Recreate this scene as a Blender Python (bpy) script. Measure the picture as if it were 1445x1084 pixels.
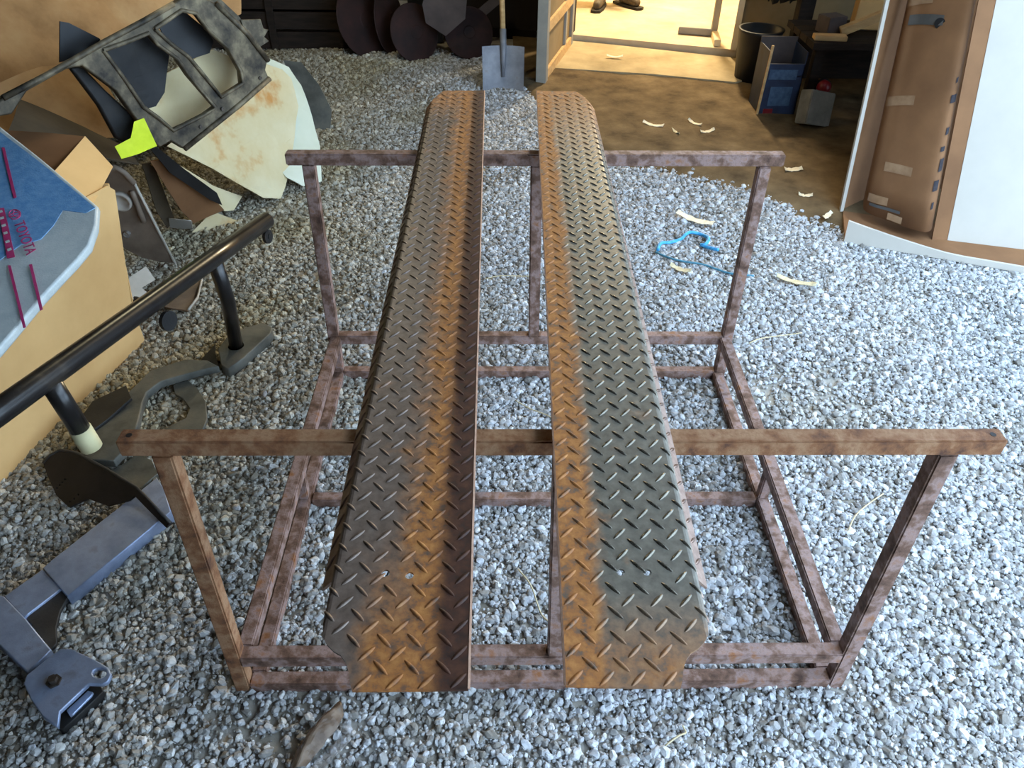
import bpy, bmesh, math, random
import numpy as np
from mathutils import Vector, Matrix, noise as mnoise

for o in list(bpy.data.objects): bpy.data.objects.remove(o, do_unlink=True)
S = bpy.context.scene
COL = S.collection
R = math.radians

# ------------------------------------------------------------------ camera
cam = bpy.data.cameras.new('camera'); cam.sensor_width = 36.0; cam.lens = 1080.53 * 36.0 / 1445.0
cam.clip_start = 0.05; cam.clip_end = 100
camo = bpy.data.objects.new('camera', cam); COL.objects.link(camo)
def cam_axes(yaw, pitch, roll):
    fwd = Vector((math.sin(yaw) * math.cos(pitch), math.cos(yaw) * math.cos(pitch), -math.sin(pitch)))
    right = Vector((math.cos(yaw), -math.sin(yaw), 0)); up = right.cross(fwd)
    return (right * math.cos(roll) + up * math.sin(roll), up * math.cos(roll) - right * math.sin(roll), fwd)
rx, ux, fx = cam_axes(R(1.4259), R(39.4369), R(0.9295))
camo.matrix_world = Matrix(((rx.x, ux.x, -fx.x, -.1245), (rx.y, ux.y, -fx.y, 0), (rx.z, ux.z, -fx.z, 1.8005), (0, 0, 0, 1)))
S.camera = camo

# ------------------------------------------------------------------ daylight, back room lamp and added warm fill
w = bpy.data.worlds.new('daylight'); S.world = w; w.use_nodes = True
bgn = w.node_tree.nodes['Background']; bgn.inputs['Color'].default_value = (0.57, 0.77, 1.0, 1); bgn.inputs['Strength'].default_value = 1.36
def lamp(name, loc, power, col, radius=.08):
    l = bpy.data.lights.new(name, 'POINT'); l.energy = power; l.color = col; l.shadow_soft_size = radius
    o = bpy.data.objects.new(name, l); o.location = loc; COL.objects.link(o); return o
lamp('bulb_back_room', (1.6, 7.6, 2.35), 150, (1.0, .82, .52), .12)
lamp('fill_warm_shed', (-1.1, 4.5, 2.4), 10, (1.0, .88, .55), .06)  # added warm fill, out of view, to tint the back left
vs = S.view_settings
vs.view_transform = 'Standard'; vs.look = 'None'; vs.gamma = 1.0; vs.use_curve_mapping = False; vs.exposure = 2.35

# ------------------------------------------------------------------ materials
def lin(c): return tuple(((v / 255) / 12.92 if v / 255 <= .04045 else ((v / 255 + .055) / 1.055) ** 2.4) for v in c) + (1.0,)
def new_mat(name):
    m = bpy.data.materials.new(name); m.use_nodes = True; nt = m.node_tree; b = nt.nodes['Principled BSDF']; return m, nt, b
def noise_node(nt, scale, detail=4, rough=.55, vec=None):
    n = nt.nodes.new('ShaderNodeTexNoise'); n.inputs['Scale'].default_value = scale; n.inputs['Detail'].default_value = detail
    n.inputs['Roughness'].default_value = rough
    if vec is not None: nt.links.new(vec, n.inputs['Vector'])
    return n
def ramp_node(nt, fac, stops):
    r = nt.nodes.new('ShaderNodeValToRGB'); e = r.color_ramp.elements
    while len(e) < len(stops): e.new(.5)
    for el, (p, c) in zip(e, stops): el.position = p; el.color = lin(c)
    nt.links.new(fac, r.inputs['Fac']); return r
def bump(nt, b, height, strength, dist=.003):
    n = nt.nodes.new('ShaderNodeBump'); n.inputs['Strength'].default_value = strength; n.inputs['Distance'].default_value = dist
    nt.links.new(height, n.inputs['Height']); nt.links.new(n.outputs['Normal'], b.inputs['Normal'])
def coords(nt): return nt.nodes.new('ShaderNodeTexCoord').outputs['Object']
def mat(name, stops, scale=8, rough=.8, metal=0., bumps=.15, bscale=60, spec=.4, stretch=None, detail=5):
    m, nt, b = new_mat(name); v = coords(nt)
    if stretch:
        mp = nt.nodes.new('ShaderNodeMapping'); mp.inputs['Scale'].default_value = stretch; nt.links.new(v, mp.inputs['Vector']); v = mp.outputs['Vector']
    n = noise_node(nt, scale, detail, .6, v); r = ramp_node(nt, n.outputs['Fac'], stops)
    nt.links.new(r.outputs['Color'], b.inputs['Base Color'])
    b.inputs['Roughness'].default_value = rough; b.inputs['Metallic'].default_value = metal; b.inputs['Specular IOR Level'].default_value = spec
    if bumps: bump(nt, b, noise_node(nt, bscale, 3, .6, v).outputs['Fac'], bumps)
    return m
M = {}
M['rust'] = mat('rusty_tube', [(.30, (70, 48, 38)), (.45, (112, 84, 70)), (.56, (146, 122, 116)), (.70, (138, 92, 58))], 24, .72, .1, .4, 160)
M['rust_orange'] = mat('orange_rusty_tube', [(.28, (74, 46, 34)), (.45, (126, 84, 54)), (.6, (152, 116, 86)), (.75, (118, 72, 46))], 24, .75, .1, .4, 160)
M['cardboard'] = mat('tan_cardboard', [(.3, (206, 164, 108)), (.7, (224, 184, 126))], 3, .85, 0, .08, 30, .2)
M['cardboard_brown'] = mat('brown_cardboard', [(.3, (106, 73, 46)), (.7, (130, 92, 60))], 4, .8, 0, .08, 30, .3)
M['kraft'] = mat('kraft_paper', [(.25, (128, 96, 62)), (.5, (176, 138, 96)), (.75, (196, 164, 120))], 3.5, .85, 0, .1, 20, .2)
M['pale_card'] = mat('pale_stained_cardboard', [(.32, (196, 142, 82)), (.42, (212, 194, 150)), (.7, (224, 212, 176))], 3.2, .85, 0, .05, 30, .2)
M['white_card'] = mat('white_cardboard', [(.3, (172, 165, 154)), (.7, (184, 177, 166))], 3, .7, 0, .35, 9, .3)
M['greenish_card'] = mat('pale_green_white_card', [(.3, (204, 208, 184)), (.7, (224, 226, 206))], 3, .8, 0, .05, 20, .3)
M['dark_card'] = mat('dark_card', [(.3, (62, 52, 40)), (.7, (92, 78, 58))], 4, .8, 0, .1, 30)
M['bag_grey'] = mat('grey_foam_film', [(.3, (168, 176, 176)), (.7, (192, 196, 192))], 30, .35, 0, .25, 220, .6)
M['bag_blue'] = mat('blue_foam_film', [(.3, (84, 136, 184)), (.7, (124, 164, 200))], 60, .35, 0, .25, 220, .6)
M['magenta'] = mat('magenta_print', [(.3, (168, 40, 92)), (.7, (182, 60, 110))], 40, .6, 0, 0)
M['radiator'] = mat('dusty_dark_steel', [(.32, (40, 36, 31)), (.5, (92, 82, 66)), (.68, (142, 128, 102))], 13, .6, .3, .2, 90)
M['steel_black'] = mat('black_steel_sheet', [(.3, (24, 24, 26)), (.7, (44, 42, 40))], 9, .55, .3, .15, 120)
M['steel_brown'] = mat('brown_black_plate', [(.3, (22, 17, 16)), (.7, (40, 32, 30))], 9, .6, .2, .15, 120)
M['steel_grey'] = mat('dusty_grey_steel', [(.3, (66, 66, 62)), (.5, (92, 92, 86)), (.7, (112, 108, 98))], 8, .6, .3, .2, 120)
M['tube_black'] = mat('black_gloss_paint', [(.35, (22, 21, 23)), (.6, (34, 32, 32)), (.75, (70, 62, 54))], 7, .28, .2, .08, 90, .6)
M['bumper'] = mat('brushed_bare_steel', [(.3, (124, 136, 160)), (.6, (150, 162, 188)), (.8, (120, 122, 128))], 14, .38, .45, .15, 300)  # bluish base colour stands in for sky reflected on the top faces
M['bumper_edge'] = mat('grey_primer_steel', [(.3, (48, 46, 46)), (.7, (72, 68, 64))], 10, .6, .3, .15, 200)
M['bolt'] = mat('old_bolt', [(.3, (60, 54, 50)), (.7, (96, 86, 78))], 60, .5, .7, .1, 200)
M['chrome'] = mat('bright_metal', [(.3, (186, 186, 186)), (.7, (215, 215, 215))], 30, .25, .8, 0)
M['cream_tape'] = mat('cream_tape', [(.3, (206, 196, 150)), (.7, (222, 212, 168))], 12, .7, 0, .1, 60)
M['yellow_tag'] = mat('fluorescent_yellow_tape', [(.3, (206, 222, 24)), (.7, (226, 240, 46))], 20, .6, 0, .2, 60)
M['liner'] = mat('grey_brown_plastic', [(.3, (98, 86, 74)), (.6, (126, 112, 97)), (.8, (150, 136, 118))], 8, .6, 0, .15, 60)
M['liner_edge'] = mat('pale_plastic_rim', [(.3, (160, 154, 142)), (.7, (190, 184, 172))], 8, .6, 0, 0)
M['soil'] = mat('gravel_dust', [(.3, (132, 122, 106)), (.5, (158, 151, 140)), (.7, (178, 174, 168))], 3.5, .95, 0, .5, 140, .1)
M['dirt'] = mat('brown_dirt', [(.25, (60, 49, 36)), (.5, (98, 82, 60)), (.75, (124, 106, 80))], 5, .95, 0, .6, 70, .1)
M['concrete'] = mat('worn_concrete', [(.3, (172, 152, 122)), (.6, (196, 178, 148)), (.8, (206, 190, 164))], 3, .8, 0, .1, 60, .2)
M['apron'] = mat('dusty_concrete', [(.3, (138, 122, 92)), (.6, (170, 152, 118)), (.8, (184, 168, 136))], 4, .9, 0, .2, 60, .2)
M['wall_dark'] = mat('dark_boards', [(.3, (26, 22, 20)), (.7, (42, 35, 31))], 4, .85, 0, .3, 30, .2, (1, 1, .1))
M['wall_cream'] = mat('cream_wall', [(.3, (206, 190, 156)), (.7, (220, 206, 176))], 3, .85, 0, .05, 30, .2)
M['wall_tan'] = mat('tan_wall_panel', [(.3, (122, 104, 74)), (.7, (146, 126, 94))], 3, .85, 0, .05, 30, .2)
M['roof'] = mat('dark_roof', [(.3, (58, 54, 50)), (.7, (76, 70, 64))], 3, .9, 0, .1, 20)
M['door_paint'] = mat('grey_door_paint', [(.3, (126, 124, 118)), (.7, (150, 146, 136))], 6, .6, 0, .1, 40)
M['disc'] = mat('dark_rusty_disc', [(.3, (30, 18, 16)), (.6, (50, 28, 24)), (.8, (66, 38, 31))], 7, .75, .3, .2, 70)
M['black_plastic'] = mat('black_plastic', [(.3, (18, 18, 20)), (.7, (30, 30, 32))], 8, .5, 0, .1, 60)
M['plate_brown'] = mat('grey_brown_slab', [(.3, (70, 60, 58)), (.7, (92, 80, 75))], 6, .8, 0, .1, 60)
M['timber'] = mat('pale_timber', [(.3, (176, 140, 92)), (.7, (206, 172, 122))], 6, .8, 0, .2, 60, .3, (1, 6, 6))
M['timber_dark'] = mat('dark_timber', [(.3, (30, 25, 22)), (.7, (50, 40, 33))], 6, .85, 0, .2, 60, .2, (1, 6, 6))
M['shovel'] = mat('worn_grey_shovel', [(.3, (104, 106, 114)), (.6, (132, 134, 140)), (.8, (112, 96, 84))], 9, .6, .4, .2, 80)
M['blue_carton'] = mat('blue_carton', [(.3, (24, 34, 54)), (.7, (38, 52, 80))], 12, .6, 0, .1, 60)
M['blue_pale'] = mat('pale_blue_print', [(.3, (46, 66, 92)), (.7, (76, 100, 126))], 30, .6, 0, 0)
M['grey_block'] = mat('grey_concrete_block', [(.3, (104, 100, 88)), (.7, (134, 128, 114))], 12, .9, 0, .4, 60)
M['red'] = mat('red_plastic', [(.3, (100, 16, 22)), (.7, (132, 26, 32))], 12, .4, 0, 0)
M['rope'] = mat('blue_rope', [(.3, (40, 130, 190)), (.7, (84, 178, 226))], 60, .6, 0, .3, 300)
M['rope_dark'] = mat('teal_rope', [(.3, (54, 106, 128)), (.7, (84, 140, 160))], 60, .6, 0, .3, 300)
M['scrap'] = mat('cream_scrap', [(.3, (206, 190, 158)), (.7, (232, 220, 194))], 20, .8, 0, .1, 60)
M['straw'] = mat('dry_straw', [(.3, (176, 160, 124)), (.7, (206, 192, 158))], 30, .8, 0, 0)
M['boot'] = mat('brown_leather_boot', [(.3, (62, 52, 38)), (.6, (92, 78, 58)), (.8, (116, 102, 78))], 18, .7, 0, .3, 90)
M['sole'] = mat('dark_rubber', [(.3, (30, 26, 22)), (.7, (42, 38, 32))], 20, .8, 0, .1, 60)
M['trousers'] = mat('dark_work_trousers', [(.3, (58, 58, 66)), (.7, (76, 76, 84))], 20, .9, 0, .2, 90)
M['skin'] = mat('skin', [(.3, (190, 142, 114)), (.7, (204, 156, 128))], 20, .6, 0, .05, 60)
M['hair'] = mat('brown_hair', [(.3, (52, 40, 30)), (.7, (70, 54, 42))], 40, .7, 0, .2, 90)
M['shirt'] = mat('grey_shirt', [(.3, (112, 112, 116)), (.7, (134, 134, 138))], 20, .9, 0, .2, 90)
M['ink'] = mat('dark_ink_print', [(.3, (26, 25, 32)), (.7, (48, 42, 46))], 60, .8, 0, 0)
M['tape'] = mat('packing_tape', [(.3, (128, 98, 72)), (.7, (158, 128, 100))], 12, .25, 0, .1, 40, .7)
M['tape_grey'] = mat('grey_tape', [(.3, (62, 62, 62)), (.7, (84, 82, 80))], 12, .5, 0, .1, 40)

def film_mat():
    m, nt, b = new_mat('brown_plastic_film'); v = coords(nt)
    r = ramp_node(nt, noise_node(nt, 30, 3, .5, v).outputs['Fac'], [(.35, (112, 92, 76)), (.7, (150, 130, 112))])
    nt.links.new(r.outputs['Color'], b.inputs['Base Color']); b.inputs['Roughness'].default_value = .15; b.inputs['Specular IOR Level'].default_value = .9; b.inputs['Transmission Weight'].default_value = .35; b.inputs['IOR'].default_value = 1.2
    return m
M['film'] = film_mat()
def clear_mat():
    m, nt, b = new_mat('clear_plastic_film'); b.inputs['Base Color'].default_value = (.85, .86, .88, 1); b.inputs['Roughness'].default_value = .2
    b.inputs['Transmission Weight'].default_value = .85; b.inputs['IOR'].default_value = 1.12; b.inputs['Specular IOR Level'].default_value = .9; return m
M['clear'] = clear_mat()

def stone_mat():
    m, nt, b = new_mat('crushed_stone'); v = coords(nt)
    oi = nt.nodes.new('ShaderNodeObjectInfo')
    r = ramp_node(nt, oi.outputs['Random'], [(0, (132, 128, 122)), (.25, (160, 159, 158)), (.6, (182, 184, 188)), (.85, (202, 205, 212)), (1, (222, 221, 220))])
    at = nt.nodes.new('ShaderNodeAttribute'); at.attribute_type = 'INSTANCER'; at.attribute_name = 'dust_warm_tint'
    md_ = nt.nodes.new('ShaderNodeMix'); md_.data_type = 'RGBA'; md_.blend_type = 'MULTIPLY'; md_.inputs['B'].default_value = (.86, .76, .52, 1)     # yellow tint: dusty patches, plus warm light painted in towards left and back
    nt.links.new(at.outputs['Fac'], md_.inputs['Factor']); nt.links.new(r.outputs['Color'], md_.inputs['A'])
    n = noise_node(nt, 1.3, 3, .6, v)
    mx = nt.nodes.new('ShaderNodeMix'); mx.data_type = 'RGBA'; mx.blend_type = 'MULTIPLY'; mx.inputs['Factor'].default_value = .45
    nt.links.new(md_.outputs['Result'], mx.inputs['A']); nt.links.new(ramp_node(nt, n.outputs['Fac'], [(.3, (160, 152, 140)), (.7, (255, 255, 255))]).outputs['Color'], mx.inputs['B'])
    nt.links.new(mx.outputs['Result'], b.inputs['Base Color']); b.inputs['Roughness'].default_value = .9; b.inputs['Specular IOR Level'].default_value = .2
    return m
M['stone'] = stone_mat()

def tread_mat(name, mode, gloss=0.):
    """bare mill steel with rust that has eaten in along one side; x runs across the board, y along it"""
    m, nt, b = new_mat(name); v = coords(nt); L = nt.links
    sep = nt.nodes.new('ShaderNodeSeparateXYZ'); L.new(v, sep.inputs[0])
    def math_(op, a, c, clamp=False):
        n = nt.nodes.new('ShaderNodeMath'); n.operation = op; n.use_clamp = clamp
        for i, q in enumerate((a, c)):
            if isinstance(q, (int, float)): n.inputs[i].default_value = q
            else: L.new(q, n.inputs[i])
        return n.outputs[0]
    def smooth(x, a, c):
        n = nt.nodes.new('ShaderNodeMapRange'); n.interpolation_type = 'SMOOTHSTEP'; L.new(x, n.inputs[0]); n.inputs[1].default_value = a; n.inputs[2].default_value = c; return n.outputs[0]
    X, Y = sep.outputs[0], sep.outputs[1]
    if mode == 'right': X = math_('MULTIPLY', X, -1.0)
    n1 = noise_node(nt, 13, 4, .62, v).outputs['Fac']; n2 = noise_node(nt, 55, 4, .65, v).outputs['Fac']
    wob = math_('MULTIPLY', math_('SUBTRACT', n1, .5), .11)
    if mode == 'left':      # rust along the inner half, spreading right across at the near end
        edge = smooth(math_('ADD', X, wob), .070, .135)
        near = math_('MULTIPLY', smooth(math_('MULTIPLY', Y, -1), -.30, -.02), smooth(math_('ADD', X, wob), .03, .075))
        far = math_('MULTIPLY', smooth(Y, 1.9, 2.1), .8)
    else:
        edge = smooth(math_('ADD', X, math_('MULTIPLY', wob, .5)), .128, .158)
        near = math_('MULTIPLY', smooth(math_('MULTIPLY', math_('ADD', Y, wob), -1), -.16, -.02), math_('MULTIPLY', n1, 1.2))
        far = smooth(Y, 1.5, 2.3)
    mask = math_('MAXIMUM', math_('MAXIMUM', edge, near), far)
    mask = math_('ADD', mask, math_('MULTIPLY', smooth(n1, .58, .72), .35), True)
    mask = math_('MULTIPLY', mask, smooth(n2, .22, .52), True)
    steel = ramp_node(nt, n2, [(.3, (92, 78, 68)), (.6, (116, 100, 90)), (.8, (130, 116, 106))] if mode == 'left' else [(.3, (92, 86, 76)), (.6, (116, 110, 98)), (.8, (132, 126, 114))])
    rust = ramp_node(nt, n2, [(.28, (98, 58, 30)), (.5, (158, 100, 48)), (.72, (184, 126, 66))])
    mx = nt.nodes.new('ShaderNodeMix'); mx.data_type = 'RGBA'; L.new(mask, mx.inputs['Factor']); L.new(steel.outputs['Color'], mx.inputs['A']); L.new(rust.outputs['Color'], mx.inputs['B'])
    out = mx.outputs['Result']
    if mode == 'left':       # darker maroon band along the lip
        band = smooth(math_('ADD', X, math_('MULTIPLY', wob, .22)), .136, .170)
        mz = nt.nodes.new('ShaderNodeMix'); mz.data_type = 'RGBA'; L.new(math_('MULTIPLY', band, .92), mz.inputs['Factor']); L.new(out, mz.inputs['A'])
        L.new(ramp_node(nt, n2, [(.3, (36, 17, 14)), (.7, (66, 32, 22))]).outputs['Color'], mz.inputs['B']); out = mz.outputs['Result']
    fl_ = smooth(math_('MULTIPLY', X, -1), .0, .004)      # dusty pinkish scale on the turned down flange
    my = nt.nodes.new('ShaderNodeMix'); my.data_type = 'RGBA'; L.new(math_('MULTIPLY', fl_, .85), my.inputs['Factor']); L.new(out, my.inputs['A'])
    L.new(ramp_node(nt, n2, [(.3, (128, 100, 88)), (.7, (170, 142, 128))]).outputs['Color'], my.inputs['B']); out = my.outputs['Result']
    L.new(out, b.inputs['Base Color'])
    inv = math_('SUBTRACT', 1.0, mask)
    L.new(math_('MULTIPLY', inv, .12 + gloss * .6), b.inputs['Metallic']); L.new(math_('ADD', math_('MULTIPLY', mask, .32 + gloss * .08), .44 - gloss * .18), b.inputs['Roughness'])
    bump(nt, b, n2, .2, .002)
    return m
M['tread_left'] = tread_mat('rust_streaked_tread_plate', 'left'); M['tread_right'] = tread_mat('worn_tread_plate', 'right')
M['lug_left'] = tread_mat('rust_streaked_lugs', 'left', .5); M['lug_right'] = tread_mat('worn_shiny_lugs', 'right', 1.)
M['raw_edge'] = mat('bright_rust_edge', [(.3, (150, 112, 92)), (.7, (186, 152, 130))], 40, .7, .2, .2, 200)

# ------------------------------------------------------------------ builders (all shapes are given in world coordinates)
def wloc(o):
    v = Vector((0, 0, 0))
    while o is not None: v = v + o.location; o = o.parent
    return v
def tag(o, label=None, cat=None, group=None, kind=None):
    for k, v in (('label', label), ('category', cat), ('group', group), ('kind', kind)):
        if v: o[k] = v
    return o
def thing(name, loc, label, cat, group=None):
    o = bpy.data.objects.new(name, None); o.location = loc; o.empty_display_size = .1; COL.objects.link(o); return tag(o, label, cat, group)
class MB:
    def __init__(s): s.v = []; s.f = []
    def add(s, vs, fs):
        n = len(s.v); s.v += [Vector(p) for p in vs]; s.f += [tuple(i + n for i in f) for f in fs]; return s
    def hexa(s, b, t):                     # bottom and top quads, both counter-clockwise from above
        return s.add(list(b) + list(t), [(3, 2, 1, 0), (4, 5, 6, 7), (0, 1, 5, 4), (1, 2, 6, 5), (2, 3, 7, 6), (3, 0, 4, 7)])
    def box(s, x0, x1, y0, y1, z0, z1):
        return s.hexa([(x0, y0, z0), (x1, y0, z0), (x1, y1, z0), (x0, y1, z0)], [(x0, y0, z1), (x1, y0, z1), (x1, y1, z1), (x0, y1, z1)])
    def obox(s, c, size, rot=(0, 0, 0)):
        from mathutils import Euler
        m = Euler(rot).to_matrix(); c = Vector(c); a, b, d = (q / 2 for q in size)
        P = lambda x, y, z: c + m @ Vector((x, y, z))
        return s.hexa([P(-a, -b, -d), P(a, -b, -d), P(a, b, -d), P(-a, b, -d)], [P(-a, -b, d), P(a, -b, d), P(a, b, d), P(-a, b, d)])
    def bar(s, p0, p1, wd, h, up=(0, 0, 1)):   # square tube along p0-p1 (axis in the middle)
        p0, p1 = Vector(p0), Vector(p1); d = (p1 - p0).normalized(); sd = d.cross(Vector(up)).normalized(); u = sd.cross(d)
        a, b = sd * wd / 2, u * h / 2
        return s.hexa([p0 - a - b, p0 + a - b, p1 + a - b, p1 - a - b], [p0 - a + b, p0 + a + b, p1 + a + b, p1 - a + b])
    def tube(s, pts, r, n=12, caps=True):
        pts = [Vector(p) for p in pts]; rs = r if isinstance(r, (list, tuple)) else [r] * len(pts)
        ref = Vector((0, 0, 1)); base = len(s.v); rings = []
        for i, p in enumerate(pts):
            d = (pts[min(i + 1, len(pts) - 1)] - pts[max(i - 1, 0)]).normalized()
            if abs(d.dot(ref)) > .95: ref = Vector((1, 0, 0))
            a = d.cross(ref).normalized(); b = a.cross(d)
            rings.append([p + (a * math.cos(2 * math.pi * k / n) + b * math.sin(2 * math.pi * k / n)) * rs[i] for k in range(n)])
        vs = [q for rg in rings for q in rg]; fs = []
        for i in range(len(pts) - 1):
            for k in range(n): fs.append((i * n + k, i * n + (k + 1) % n, (i + 1) * n + (k + 1) % n, (i + 1) * n + k))
        if caps: fs += [tuple(range(n - 1, -1, -1)), tuple((len(pts) - 1) * n + k for k in range(n))]
        return s.add(vs, fs)
    def build(s, name, m, parent=None, smooth=False, bevel=0., seg=2):
        vs = s.v
        if parent is None:
            xs = [p.x for p in vs]; ys = [p.y for p in vs]; zs = [p.z for p in vs]
            loc = Vector(((min(xs) + max(xs)) / 2, (min(ys) + max(ys)) / 2, min(zs)))
        else: loc = wloc(parent)
        me = bpy.data.meshes.new(name); me.from_pydata([tuple(p - loc) for p in vs], [], s.f); me.update()
        bm = bmesh.new(); bm.from_mesh(me); bmesh.ops.recalc_face_normals(bm, faces=bm.faces)
        if bevel: bmesh.ops.bevel(bm, geom=bm.edges[:], offset=bevel, segments=seg, affect='EDGES', clamp_overlap=True)
        bm.to_mesh(me); bm.free()
        me.materials.append(m if not isinstance(m, str) else M[m])
        if smooth:
            for p in me.polygons: p.use_smooth = True
        o = bpy.data.objects.new(name, me); COL.objects.link(o)
        if parent is None: o.location = loc
        else: o.parent = parent
        return o

def plate(name, key, thick, m, parent=None, warp=0., cell=.05, freq=4., bevel=0., ridge=None, lift=0., seed=None):
    """an outline with holes cut from sheet of the given thickness, lying in its own plane, optionally buckled"""
    d = DATA[key] if isinstance(key, str) else key
    O, U, V = Vector(d['o']), Vector(d['u']), Vector(d['v']); N = U.cross(V)
    cu = bpy.data.curves.new('outline', 'CURVE'); cu.dimensions = '2D'; cu.fill_mode = 'BOTH'; cu.extrude = max(thick / 2 - bevel, 1e-4); cu.bevel_depth = bevel; cu.bevel_resolution = 1; cu.offset = -bevel
    for poly in d['p']:
        sp = cu.splines.new('POLY'); sp.points.add(len(poly) - 1)
        for q, (a, b) in zip(sp.points, poly): q.co = (a, b, 0, 1)
        sp.use_cyclic_u = True
    ob = bpy.data.objects.new('outline', cu); COL.objects.link(ob)
    dg = bpy.context.evaluated_depsgraph_get(); dg.update(); me = bpy.data.meshes.new_from_object(ob.evaluated_get(dg)); bpy.data.objects.remove(ob); bpy.data.curves.remove(cu)
    me.name = name
    bm = bmesh.new(); bm.from_mesh(me); bmesh.ops.remove_doubles(bm, verts=bm.verts, dist=1e-5)
    if warp:
        xs = [v.co.x for v in bm.verts]; ys = [v.co.y for v in bm.verts]
        for ax, lo, hi in ((Vector((1, 0, 0)), min(xs), max(xs)), (Vector((0, 1, 0)), min(ys), max(ys))):
            k = math.floor(lo / cell) + 1
            while k * cell < hi:
                bmesh.ops.bisect_plane(bm, geom=bm.verts[:] + bm.edges[:] + bm.faces[:], plane_co=ax * (k * cell), plane_no=ax); k += 1
        seed = sum(map(ord, key)) if seed is None else seed
        for v in bm.verts:
            v.co.z += warp * mnoise.noise((O + U * v.co.x + V * v.co.y) * freq + Vector((0, 0, seed * .37)))
            if ridge: v.co.z += ridge[1] * math.sin((v.co.x * math.cos(ridge[2]) + v.co.y * math.sin(ridge[2])) * ridge[0])
    bmesh.ops.recalc_face_normals(bm, faces=bm.faces)
    mt = Matrix(((U.x, V.x, N.x, O.x), (U.y, V.y, N.y, O.y), (U.z, V.z, N.z, O.z), (0, 0, 0, 1))) @ Matrix.Translation((0, 0, lift - thick / 2))
    bm.transform(mt)
    if parent is None:
        zs = min(v.co.z for v in bm.verts); loc = Vector((O.x, O.y, zs))
    else: loc = wloc(parent)
    bmesh.ops.translate(bm, verts=bm.verts, vec=-loc); bm.to_mesh(me); bm.free()
    me.materials.clear(); me.materials.append(M[m] if isinstance(m, str) else m)
    o = bpy.data.objects.new(name, me); COL.objects.link(o)
    if parent is None: o.location = loc
    else: o.parent = parent
    return o
def struct(o): o['kind'] = 'structure'; return o
def lathe(mb, c, axis, prof, n=24):          # prof: (distance along axis, radius)
    axis = Vector(axis).normalized(); ref = Vector((0, 0, 1)) if abs(axis.z) < .9 else Vector((1, 0, 0)); a = axis.cross(ref).normalized(); b = a.cross(axis); c = Vector(c)
    vs = [c + axis * t + (a * math.cos(2 * math.pi * k / n) + b * math.sin(2 * math.pi * k / n)) * r for t, r in prof for k in range(n)]
    fs = [(i * n + k, i * n + (k + 1) % n, (i + 1) * n + (k + 1) % n, (i + 1) * n + k) for i in range(len(prof) - 1) for k in range(n)]
    return mb.add(vs, fs + [tuple(range(n - 1, -1, -1)), tuple((len(prof) - 1) * n + k for k in range(n))])

# ------------------------------------------------------------------ the setting
E1 = Vector((.956, -.292, 0)); E2 = Vector((.292, .956, 0)); DO = Vector((.47, 6.50, 0))      # along the back wall, through it, left foot of the doorway
def heap(x, y):
    z = .035 * math.exp(-(((x + .25) / .55) ** 2 + ((y - 5.5) / .35) ** 2)) + .04 * math.exp(-(((x + 1.2) / .5) ** 2 + ((y - 6.0) / .3) ** 2))
    return z
def gz(x, y):
    far = min(1, max(0, (y - 2.7) / .6))
    return heap(x, y) + far * .012 * mnoise.noise(Vector((x * 1.1, y * 1.1, 3.0)))
def wall_seg(name, a0, a1, z0, z1, m, t=.12, off=0.):
    p = DO + E1 * a0 + E2 * off; q = DO + E1 * a1 + E2 * off
    b = [p, q, q + E2 * t, p + E2 * t]
    mb = MB(); mb.hexa([Vector((c.x, c.y, z0)) for c in b], [Vector((c.x, c.y, z1)) for c in b]); return mb
def grid_mesh(x0, x1, y0, y1, nx, ny, zf):
    mb = MB(); vs = [(x0 + (x1 - x0) * i / nx, y0 + (y1 - y0) * j / ny, zf(x0 + (x1 - x0) * i / nx, y0 + (y1 - y0) * j / ny)) for j in range(ny + 1) for i in range(nx + 1)]
    return mb.add(vs, [(j * (nx + 1) + i, j * (nx + 1) + i + 1, (j + 1) * (nx + 1) + i + 1, (j + 1) * (nx + 1) + i) for j in range(ny) for i in range(nx)])
floor = struct(grid_mesh(-3.6, 3.6, .2, 7.4, 72, 72, lambda x, y: gz(x, y) - .004).build('floor', 'soil', None, True))
floor['label'] = 'dusty ground of the shed under the gravel'
yard = MB(); yard.box(-14, 14, -14, .2, -.06, -.006).box(3.6, 14, .2, 8, -.06, -.006)
struct(yard.build('ground_yard', 'soil'))['label'] = 'open yard ground beyond the shed'
# the brown dirt in front of the doorway lies against the gravel
def dirt_edge(x):      # the gravel ends here (y), going from the door leaf to the big carton
    pts = [(-.2, 5.75), (.06, 5.42), (.30, 4.75), (.52, 4.25), (.9, 4.02), (1.24, 3.86), (1.45, 3.52), (1.62, 3.36), (2.2, 3.2), (4, 3.0)]
    for (a, b), (c, d) in zip(pts, pts[1:]):
        if x <= c: return b + (d - b) * max(0, (x - a)) / (c - a)
    return 3.0
dm = MB(); nx, ny = 70, 24; vs = []
for j in range(ny + 1):
    for i in range(nx + 1):
        x = .0 + 3.6 * i / nx; y0 = dirt_edge(x) - .10 + .05 * mnoise.noise(Vector((x * 6, 1, 2))); y = y0 + (6.9 - .3 * x - y0) * j / ny
        vs.append((x, y, gz(x, y) + min(.02, .030 * j / 2.0 - .008) + .006 * mnoise.noise(Vector((x * 7, y * 7, 5)))))
dm.add(vs, [(j * (nx + 1) + i, j * (nx + 1) + i + 1, (j + 1) * (nx + 1) + i + 1, (j + 1) * (nx + 1) + i) for j in range(ny) for i in range(nx)])
struct(dm.build('floor_dirt', 'dirt', None, True))['label'] = 'brown trampled dirt in front of the lit doorway'
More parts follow.
